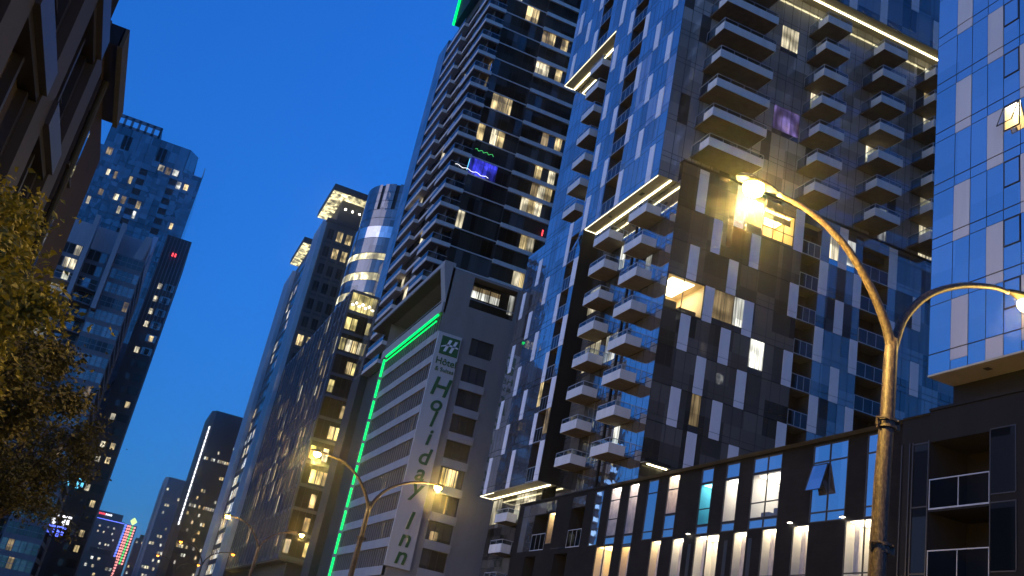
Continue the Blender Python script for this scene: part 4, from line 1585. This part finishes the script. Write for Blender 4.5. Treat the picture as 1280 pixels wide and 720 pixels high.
for j in range(NL):
    z1 = 86 - 2.32 * j
    for i in range(len(xs) - 1):
        a, b = xs[i], xs[i + 1]
        if i in (6, 10) and j > 0:
            lg = T.part('loggia', ['loggia_wall', 'core_dark'])
            cavity(lg, 'y', 200, a, b, z1 - 2.3, z1, .02, .09, (1, 0, 0, 0))
            lg.fquad('y', 200, a, b, z1 - 2.3, z1 - 1.35, 0, 'far_glass')
            continue
        mt = 'lit_dim' if R.random() < .008 else 'far_glass'
        if (i, j) in LT:
            mt = ('lit_pale', 'lit_warm', 'lit_white', 'lit_dim')[(i * 3 + j) % 4]
        w = T.part('window', [mt])
        w.fquad('y', 200, a + .03, b - .03, z1 - 2.28, z1 - .04, 0, 'far_glass' if mt.startswith('lit') else 0, .002)
        if mt.startswith('lit'):
            w.fquad('y', 200, a + .15, b - .25 * (1 + j % 3), z1 - 1.5 - .3 * (i % 2), z1 - .15, -.03, 0)
wall.fquad('w', -4.95, 200.1, 222, 86, 86.1)
for j in range(NL):
    z1 = 86 - 2.32 * j
    for q in range(6):
        w = T.part('window', ['far_glass'])
        w.fquad('w', -4.94, 200 + q * 3.6 + .05, 200 + q * 3.6 + 3.55, z1 - 2.28, z1 - .04)
rl = T.part('railing', ['rail_metal'])
rl.tube([(-7, 200.4, 86.2), (-5.1, 200.4, 86.2), (-5.1, 200.4, 88.6), (-5.1, 206, 88.6)], .08, 5)
T.done()

K2 = 1.0
T = Thing('grey_tower', 'grey residential tower at left with curved balconies and tall pale roof fins', 'building', (-18, 212, 0), K2)
wall = T.part('wall', ['tower_grey', 'tower_pale', 'roof_gravel'])
wall.box(-34, -16.5, 202, 232, G0, 64.5)
wall.box(-27, -10.0, 203, 226, 64.5, 69.8, 1)
wall.box(-16.5, -9.8, 200, 229, G0, 64.6)
for x in (-21.0, -15.9):
    fn = T.part('roof_fin', ['tower_pale'])
    fn.box(x - .45, x + .45, 198.6, 201.9, 52, 70.6)
fn = T.part('roof_fin', ['tower_pale'])
fn.mesh([(-12.4, 200, 64.6), (-10.6, 200, 64.6), (-10.0, 200, 69.8), (-11.3, 200, 69.8), (-12.4, 203, 64.6), (-10.6, 203, 64.6), (-10.0, 203, 69.8), (-11.3, 203, 69.8)],
        [(0, 1, 2, 3), (4, 7, 6, 5), (0, 3, 7, 4), (1, 5, 6, 2), (3, 2, 6, 7), (0, 4, 5, 1)])
fn = T.part('roof_fin', ['tower_pale'])
fn.mesh([(-9.8, 206, 64.6), (-9.8, 214, 64.6), (-9.8, 224, 64.6), (-9.8, 216, 76), (-10.8, 206, 64.6), (-10.8, 214, 64.6), (-10.8, 224, 64.6), (-10.8, 216, 76)],
        [(0, 1, 3), (1, 2, 3), (4, 7, 5), (5, 7, 6), (0, 3, 7, 4), (3, 2, 6, 7), (0, 4, 6, 2)])
P2 = 2.98
LB = [(7, 0), (7, 1), (7, 2), (6, 3), (7, 3), (6, 4), (7, 6), (7, 7), (13, 5), (14, 4), (15, 6), (5, 4)]
for j in range(21):
    zb = 61.6 - P2 * j
    # right part: grid of windows on both faces
    for i, (a, b) in enumerate(zip(cuts(-16.3, -9.9, 1.05)[:-1], cuts(-16.3, -9.9, 1.05)[1:])):
        w = T.part('window', ['lit_dim' if R.random() < .03 else 'side_glass' if j % 3 else 'teal_glass'])
        w.fquad('y', 200, a + .07, b - .07, zb + .7, zb + 2.7, -.02, 0, .003)
        w.fquad('y', 200, a + .07, b - .07, zb + 1.62, zb + 1.7, -.04, 'tower_pale')
    for q in range(9):
        w = T.part('window', ['teal_glass' if (j * 5 + q) % 4 else 'dark_glass'])
        w.fquad('w', -9.8, 200.3 + q * 3.15, 203.2 + q * 3.15, zb + .6, zb + 2.75, -.02, 0, .003)
    # left part: curved balconies
    if j < 2:
        for i, (a, b) in enumerate(zip(cuts(-33, -17, 1.2)[:-1], cuts(-33, -17, 1.2)[1:])):
            w = T.part('window', ['lit_pale' if (i == 8 or (i == 7 and j)) else 'dark_glass' if i % 4 else 'side_glass'])
            w.fquad('y', 202, a + .08, b - .08, zb + .6, zb + 2.7, -.02)
    else:
        n = 9
        pts = [(-33 + 16.2 * i / n, 201.4 - 2.6 * math.sin(math.pi * (.12 + .76 * i / n))) for i in range(n + 1)]
        b = T.part('balcony', ['tower_grey', 'core_dark'])
        b.prism(pts + [(-16.6, 202.2), (-33, 202.2)], zb, zb + .28)
        r = T.part('railing', ['rail_glass', 'rail_metal'], sub=b)
        for (xa, ya), (xb, yb) in zip(pts[:-1], pts[1:]):
            r.poly([(xa, ya, zb + .3), (xa, ya, zb + 1.3), (xb, yb, zb + 1.3), (xb, yb, zb + .3)], 0)
        r.tube([(x, y, zb + 1.32) for x, y in pts], .05, 4, 1)
        for i, (a, bb) in enumerate(zip(cuts(-33, -17, 1.33)[:-1], cuts(-33, -17, 1.33)[1:])):
            lit = (i, j) in LB or (i, j) in ((9, 8), (8, 8), (2, 3), (3, 4), (1, 5), (1, 4), (4, 3), (2, 9), (3, 10), (6, 6))
            w = T.part('window', ['lit_pale' if lit else 'dark_glass' if (i + j) % 3 else 'side_glass'])
            w.fquad('y', 202, a + .06, bb - .06, zb + .35, zb + 2.75, -.02, 0, .003)
T.done()

K3 = 1.18
g0 = G0 / K3
T = Thing('dark_slab_tower', 'dark slab tower on the left with thin vertical ribs facing the street', 'building', (-5, 250, 0), K3)
wall = T.part('wall', ['core_dark', 'black_tower'])
wall.box(-7.6, -2.66, 200.1, 222, g0, 71.7)
for i in range(8):
    f = T.part('facade_rib', ['tower_grey'])
    f.box(-7.5 + i * .68, -7.38 + i * .68, 199.9, 200.12, 52, 71.4)
for j in range(22):
    z = 60 - 2.75 * j
    w = T.part('window', ['lit_pale' if j in (0, 1, 2, 3, 5, 10, 12, 13, 15) else 'curtain_glass'])
    w.fquad('y', 200, -6.1, -5.3, z, z + 1.2, -.01)
    w = T.part('window', ['side_glass' if j < 6 else 'dark_glass'])
    w.fquad('y', 200, -4.9, -2.9, z, z + 1.5, -.01)
    w = T.part('window', ['lit_warm' if j in (4, 9, 12, 13, 16, 18, 19) else 'dark_glass'])
    w.fquad('y', 200, -4.3, -3.5, z + .1, z + 1.3, -.03)
for x, z, mt in ((-7.1, 19.4, 'led_cyan'), (-7.2, 12.4, 'led_white'), (-7.5, 10.4, 'led_blue')):
    sg = T.part('wall_sign', [mt, 'black_tower'])
    sg.box(x - 1.0, x + 1.0, 199.75, 199.95, z - 1.1, z + 1.4, 1)
    sg.box(x - .8, x + .8, 199.65, 199.74, z + .8, z + 1.15, 0)
    sg.box(x - .6, x - .1, 199.65, 199.74, z - .7, z + .5, 0)
    sg.box(x + .15, x + .6, 199.65, 199.74, z - .3, z + .5, 0)
rs = T.part('warning_light', ['led_red'])
for dx in (-.42, .12):
    rs.box(-5.1 + dx, -4.8 + dx, 199.7, 199.85, 67.4, 68.1)
T.done()

# ================================================================ near buildings on the left
KN = .42
g0 = G0 / KN
T = Thing('stone_building', 'near stone-faced building at the left edge with deep dark window bays and metal bands', 'building', (-7, 20, 0), KN)
wall = T.part('wall', ['grey_stone', 'bronze', 'core_dark'])
XF = -12.0
piers = [4.8, 18.8, 32.8, 46.8, 61.7, 74.6]
ends = [18.8, 32.8, 46.8, 61.7, 74.6, 80]
vb = [-1.7, 8.3, 18.3, 28.3, 38.75, 48.9]
wall.fquad('w', XF - 2.6, 4.8, 73, g0, 58, 0, 2)
wall.fquad('w', XF - 2.6, 73, 80, g0, 40, 0, 2)
for y, ye in zip(piers, ends):
    top = 58 if y < 70 else 39.9
    p = T.part('stone_pier', ['grey_stone'])
    p.fbox('w', XF, y, y + 4.0, g0, top, .15, 2.5)
    for q in (y + 4.0, ye - 1.0) if y < 70 else ():
        rv = T.part('bronze_jamb', ['bronze'])
        rv.fbox('w', XF, q, q + 1.0, g0, top, .8, 2.5)
for z in vb:
    for y, ye in zip(piers[:-1], ends[:-1]):
        if z > 40 and y > 60:
            ye = 73
        s = T.part('metal_band', ['grey_metal', 'bronze'])
        s.fbox('w', XF, y + 4.05, ye - .05, z, z + 1.85, -.14, .9, 0)
        s.fbox('w', XF, y + 4.05, ye - .05, z - .6, z - .02, .3, 2.4, 1)
        s.fbox('w', XF, y + 4.05, ye - .05, z + 1.87, z + 2.2, .3, 2.4, 1)
        bay = ye - y - 6.2
        zt = z + 9.3
        for q in (0, 1):
            a0 = y + 5.1 + q * (bay / 2 + .15)
            a1 = a0 + bay / 2 - .35
            w = T.part('window', ['blue_glass', 'bronze'])
            w.fquad('w', XF, a0, a1, z + 2.2, zt, 1.3, 0, .004)
            w.fbox('w', XF, a0, a1, z + 5.0, z + 5.25, 1.0, 1.28, 1)
            w.fbox('w', XF, a1, a1 + .5, z + 2.2, zt, .7, 1.6, 1)
            if z == 28.3 and y < 35:
                lw = T.part('lit_window', ['lit_warm'], sub=w)
                lw.fquad('w', XF, a0 + .1, a1 - .1, z + 5.3, zt - .2, 1.25)
wall.fquad('y', 73, -22, XF - .15, 39.9, 58, 0, 0)
wall.fquad('y', 80, -22, XF - .15, g0, 39.9, 0, 0)
wall.poly([(-22, 73, 39.88), (XF - .2, 73, 39.88), (XF - .2, 80, 39.88), (-22, 80, 39.88)], 0)
wall.fquad('y', 4.8, -22, XF - .15, g0, 58, 0, 0)
T.done()

T = Thing('brick_building', 'brown brick building with a heavy overhanging roof cornice behind the stone one', 'building', (-7.5, 37, 0), KN)
wall = T.part('wall', ['brown_brick', 'core_dark', 'grey_stone'])
wall.box(-24, -13.6, 72.6, 109.5, g0, 45.2)
co = T.part('cornice', ['bronze', 'patina', 'bronze'])
co.box(-16.5, -12.3, 83.0, 99.2, 45.2, 46.4, 0)
co.box(-12.45, -12.0, 82.8, 99.4, 44.9, 46.9, 1)
co.box(-16.4, -12.3, 82.8, 83.2, 45.0, 46.9, 2)
for j in range(4):
    for i in range(6):
        y = 74.5 + 3.8 * i
        w = T.part('window', ['dark_glass', 'grey_stone'])
        w.fquad('w', -13.6, y, y + 1.7, 8 + 9.3 * j, 13.6 + 9.3 * j, -.04)
        w.fbox('w', -13.6, y - .2, y + 1.9, 7.6 + 9.3 * j, 7.95 + 9.3 * j, -.25, .01, 1)
for y in (79.4, 90.6):
    pp = T.part('drain_pipe', ['patina'])
    pp.tube([(-13.3, y, 45.1), (-13.3, y, g0)], .28, 8)
T.done()


# ================================================================ trees
def tree(label, bx, by, cz, rx, ry, rz, n, mat, seed, lean=(0, 0)):
    r = random.Random(seed)
    T = Thing('street_tree', label, 'tree', (bx, by, 0), 1., 'trees along the left pavement')
    tr = T.part('trunk', ['bark'])
    ctr = Vector((bx + lean[0], by + lean[1], cz))
    tr.tube([(bx, by, G0), (bx + .05, by, G0 + 1.2), (bx + lean[0] * .3, by + lean[1] * .3, G0 + 2.2), (ctr.x, ctr.y, cz - rz * .2), (ctr.x + .1, ctr.y, cz + rz * .5)],
            [.17, .15, .13, .09, .04], 9)
    tips = []
    for i in range(26):
        a, e = r.uniform(0, 6.283), r.uniform(-.5, 1.1)
        d = Vector((math.cos(a) * math.cos(e) * rx, math.sin(a) * math.cos(e) * ry, math.sin(e) * rz)) * r.uniform(.72, 1.08)
        st = Vector((ctr.x, ctr.y, cz - rz * r.uniform(.1, .6)))
        en = ctr + d
        md = st.lerp(en, .5) + Vector((r.uniform(-.2, .2), r.uniform(-.2, .2), r.uniform(0, .3)))
        tr.tube([st, md, en], [.05, .03, .012], 5)
        tips += [en, st.lerp(en, .6), md, en + Vector((r.uniform(-.4, .4), r.uniform(-.4, .4), r.uniform(-.35, .2)))]
        sd = en + Vector((r.uniform(-.6, .6), r.uniform(-.6, .6), r.uniform(-.5, .3)))
        tr.tube([md, sd], [.02, .008], 4)
        tips.append(sd)
    cr = T.part('crown', [mat])
    for i in range(n):
        t = r.choice(tips)
        s = .17 if r.random() < .85 else .34
        p = t + Vector((r.gauss(0, s), r.gauss(0, s), r.gauss(0, s * .75)))
        sz = r.uniform(.032, .072)
        ax = Vector((r.gauss(0, 1), r.gauss(0, 1), r.gauss(0, .6) - .5)).normalized()
        sd = ax.orthogonal().normalized()
        if r.random() < .5:
            sd = ax.cross(sd)
        nr = ax.cross(sd) * sz * .25
        cr.poly([p, p + ax * sz * .8 + sd * sz * .6 + nr, p + ax * sz * 1.9, p + ax * sz * .8 - sd * sz * .6 + nr])
    return T.done()


tree('nearest street tree with yellowing leaves in front of the stone building', -3.3, 13.5, 2.95, 1.4, 1.7, 1.85, 40000, 'leaf_yellow', 3)
tree('dull green street tree beyond the yellowing one, before the brick building', -3.2, 21, 2.9, 1.95, 2.2, 2.3, 32000, 'leaf_green', 5)
tree('farthest street tree, olive leaves in front of the dark slab tower', -3.0, 31, 2.8, 2.1, 2.3, 2.4, 15000, 'leaf_green', 8)


# ================================================================ street lamps
def lamp_parts(glow):
    T = Thing('street_lamp', 'nearest twin-arm street lamp with a weathered ochre pole in front of the brick block', 'street lamp', (12.35, 13.84, 0), 1., 'twin-arm street lamps along the median')
    y = 13.84
    p = T.part('pole', ['lamp_post_paint', 'dark_metal'])
    p.smooth = True
    p.tube([(12.33, y, G0), (12.33, y, 1.5), (12.36, y, 4.7), (12.41, y, 6.0), (12.42, y, 7.2), (12.43, y, 7.5)], [.17, .16, .145, .13, .125, .11], 16)
    for z in (5.8, 3.52):
        c = T.part('collar', ['lamp_post_paint'])
        c.smooth = False
        c.lathe((12.40, y, z), [(.135, -.09), (.175, -.09), (.175, -.04), (.15, -.03), (.15, .03), (.175, .04), (.175, .09), (.135, .09)], 16)
        for s in (-1, 1):
            c.box(12.40 + s * .17 - .03, 12.40 + s * .17 + .09 * (s > 0) - .09 * (s < 0) + .03, y - .03, y + .03, z - .07, z + .07)
            c.tube([(12.40 + s * .12, y - .16, z + .06), (12.40 + s * .27, y - .02, z + .06)], .018, 5)
    L = [(12.42, 7.15), (12.38, 7.45), (12.18, 7.9), (11.79, 8.47), (11.26, 9.0), (10.66, 9.35), (10.07, 9.52), (9.55, 9.56)]
    Rr = [(12.44, 7.15), (12.5, 7.45), (12.72, 8.05), (13.28, 8.71), (14.1, 9.2), (14.96, 9.47), (15.4, 9.5)]
    for pts, s in ((L, -1), (Rr, 1)):
        a = T.part('arm', ['lamp_post_paint'])
        a.smooth = True
        fine = []
        for i in range(len(pts) - 1):
            p0, p1, p2, p3 = pts[max(i - 1, 0)], pts[i], pts[i + 1], pts[min(i + 2, len(pts) - 1)]
            for q in range(4):
                t = q / 4
                fine.append(tuple(.5 * (2 * p1[k] + (p2[k] - p0[k]) * t + (2 * p0[k] - 5 * p1[k] + 4 * p2[k] - p3[k]) * t * t + (3 * p1[k] - p0[k] - 3 * p2[k] + p3[k]) * t ** 3) for k in (0, 1)))
        fine.append(pts[-1])
        n = len(fine)
        a.tube([(x, y, z) for x, z in fine], [.105 - .06 * i / n for i in range(n)], 12)
        hx, hz = pts[-1]
        hd = T.part('lamp_head', ['dark_metal', 'grey_metal'])
        hd.smooth = True
        prof = [(0, .02, .05), (.12, .09, .07), (.35, .14, .10), (.62, .17, .12), (.85, .13, .10), (.95, .03, .03)]
        vs, fs = [], []
        m = 12
        for (dx, rw, rh) in prof:
            for q in range(m):
                t = 2 * math.pi * q / m
                vs.append((hx + s * dx, y + rw * math.cos(t), hz + .03 + rh * math.sin(t) * (1 if math.sin(t) > 0 else .45)))
        for i in range(len(prof) - 1):
            for q in range(m):
                fs.append((i * m + q, i * m + (q + 1) % m, (i + 1) * m + (q + 1) % m, (i + 1) * m + q))
        hd.mesh(vs, fs)
        b = T.part('lamp_bowl', [glow], sub=hd)
        b.smooth = True
        b.lathe((hx + s * .55, y, hz - .04), [(.20, .0), (.205, -.06), (.17, -.15), (.10, -.20), (.0, -.22)], 14)
    return T.done()


def copy_tree(o, par=None):
    c = o.copy()
    COL.objects.link(c)
    c.parent = par
    for ch in list(o.children):
        copy_tree(ch, c)
    return c


LAMP = lamp_parts('lamp_glow')
spots = [(12.2, 52.0, 'second twin-arm street lamp, its right head against the hotel sign', 1),
         (12.9, 93.5, 'third twin-arm street lamp, in front of the office block with fins', 1),
         (12.6, 138, 'small far twin-arm street lamp glowing before the black tower', 1),
         (12.6, 182, 'smallest twin-arm street lamp at the far end of the street', 1)]
for x, y, lab, _ in spots:
    c = copy_tree(LAMP)
    c.location = (x, y, 0)
    c['label'] = lab
    for ch in c.children:
        if ch.name.startswith('lamp_head'):
            for g in ch.children:
                if y > 100:
                    g.data = g.data.copy()
                    g.data.materials[0] = MATS['lamp_orange']
lamp_xy = [(12.35, 13.84)] + [(s[0], s[1]) for s in spots]


def pt(name, loc, col, power, rad=.12):
    d = bpy.data.lights.new(name, 'POINT')
    d.color = col
    d.energy = power
    d.shadow_soft_size = rad
    o = bpy.data.objects.new(name, d)
    o.location = loc
    COL.objects.link(o)


for i, (x, y) in enumerate(lamp_xy):
    for s_, pw in ((-3.35, (6500, 2300, 1300, 160, 90)[i]), (3.6, (350, 2000, 1000, 160, 90)[i])):
        pt('lamp_light', (x + s_, y, 9.56 + H - .45), (1, .62, .17), pw, .15)
pt('lamp_light', (12.35 - 3.4, -26, 9.5 + H - .42), (1, .62, .17), 1500, .15)

# ================================================================ ground
g = MB('ground', ['soil'])
g.poly([(-1500, -800, G0 - .012), (1500, -800, G0 - .012), (1500, 3000, G0 - .012), (-1500, 3000, G0 - .012)])
structure('ground', g)
rd = MB('road', ['asphalt'])
rd.poly([(0, -200, G0 - .004), (11.2, -200, G0 - .004), (11.2, 900, G0 - .004), (0, 900, G0 - .004)])
rd.poly([(13.6, -200, G0 - .004), (25.5, -200, G0 - .004), (25.5, 900, G0 - .004), (13.6, 900, G0 - .004)])
structure('road', rd)
pv = MB('pavement', ['pavement', 'kerb_stone'])
pv.box(-5.2, -.15, -200, 900, G0 - .3, G0 + .12)
pv.box(25.65, 33.6, -200, 900, G0 - .3, G0 + .12)
pv.box(-.15, 0, -200, 900, G0 - .3, G0 + .13, 1)
pv.box(25.5, 25.65, -200, 900, G0 - .3, G0 + .13, 1)
structure('pavement', pv)
md = MB('median', ['kerb_stone'])
md.box(11.2, 13.6, -200, 900, G0 - .3, G0 + .14)
structure('median', md)
mk = MB('road_marking', ['road_paint'])
for x in (3.7, 7.4, 17.5, 21.5):
    for i in range(60):
        mk.poly([(x, -40 + 9 * i, G0), (x + .12, -40 + 9 * i, G0), (x + .12, -37 + 9 * i, G0), (x, -37 + 9 * i, G0)])
structure('road_marking', mk)

# ================================================================ afterglow of the set sun, low in the west behind the left-hand buildings
sd_ = bpy.data.lights.new('afterglow', 'SUN')
sd_.energy = .55
sd_.angle = math.radians(40)
sd_.color = (1, .86, .88)
so_ = bpy.data.objects.new('afterglow', sd_)
so_.rotation_euler = Vector((-1, .12, .30)).to_track_quat('Z', 'Y').to_euler()
COL.objects.link(so_)

# ================================================================ dusk sky
w = bpy.data.worlds.new('World')
sc.world = w
w.use_nodes = True
nt = w.node_tree
bg = nt.nodes['Background']
sky = nt.nodes.new('ShaderNodeTexSky')
sky.sky_type = 'NISHITA'
sky.sun_disc = False
sky.sun_elevation = math.radians(1.2)
sky.sun_rotation = math.radians(245)
sky.ozone_density = 4.6
sky.air_density = 1
sky.dust_density = 1
tc = nt.nodes.new('ShaderNodeTexCoord')
ma = nt.nodes.new('ShaderNodeVectorMath')
ma.operation = 'MULTIPLY_ADD'
ma.inputs[1].default_value = (1, 1, .60)
ma.inputs[2].default_value = (0, 0, .07)
nt.links.new(tc.outputs['Generated'], ma.inputs[0])
nt.links.new(ma.outputs[0], sky.inputs['Vector'])
tint = nt.nodes.new('ShaderNodeVectorMath')
tint.operation = 'MULTIPLY'
tint.inputs[1].default_value = (.36, .72, 1.04)
nt.links.new(sky.outputs[0], tint.inputs[0])
nt.links.new(tint.outputs[0], bg.inputs[0])
bg.inputs[1].default_value = 1.0

# ================================================================ air volume added so the lamps get a halo like lens glare
hz = NT('halo_air')
pv_ = hz.n('ShaderNodeVolumePrincipled')
pv_.inputs['Color'].default_value = (.85, .87, .9, 1)
pv_.inputs['Density'].default_value = .00046
pv_.inputs['Anisotropy'].default_value = .975
hz.l(pv_.outputs[0], hz.out.inputs['Volume'])
hb = MB('halo_haze', ['halo_air'])
hb.box(-90, 130, -60, 780, G0 - 1.2, 175)
structure('halo_haze', hb, 'stuff')

# ================================================================ render settings
sc.render.engine = 'CYCLES'
sc.cycles.use_denoising = True
sc.cycles.max_bounces = 6
sc.cycles.transparent_max_bounces = 12
sc.cycles.caustics_reflective = False
sc.cycles.caustics_refractive = False
sc.cycles.sample_clamp_indirect = 4
vs = sc.view_settings
vs.view_transform = 'Standard'
vs.look = 'None'
vs.exposure = 0
vs.gamma = 1
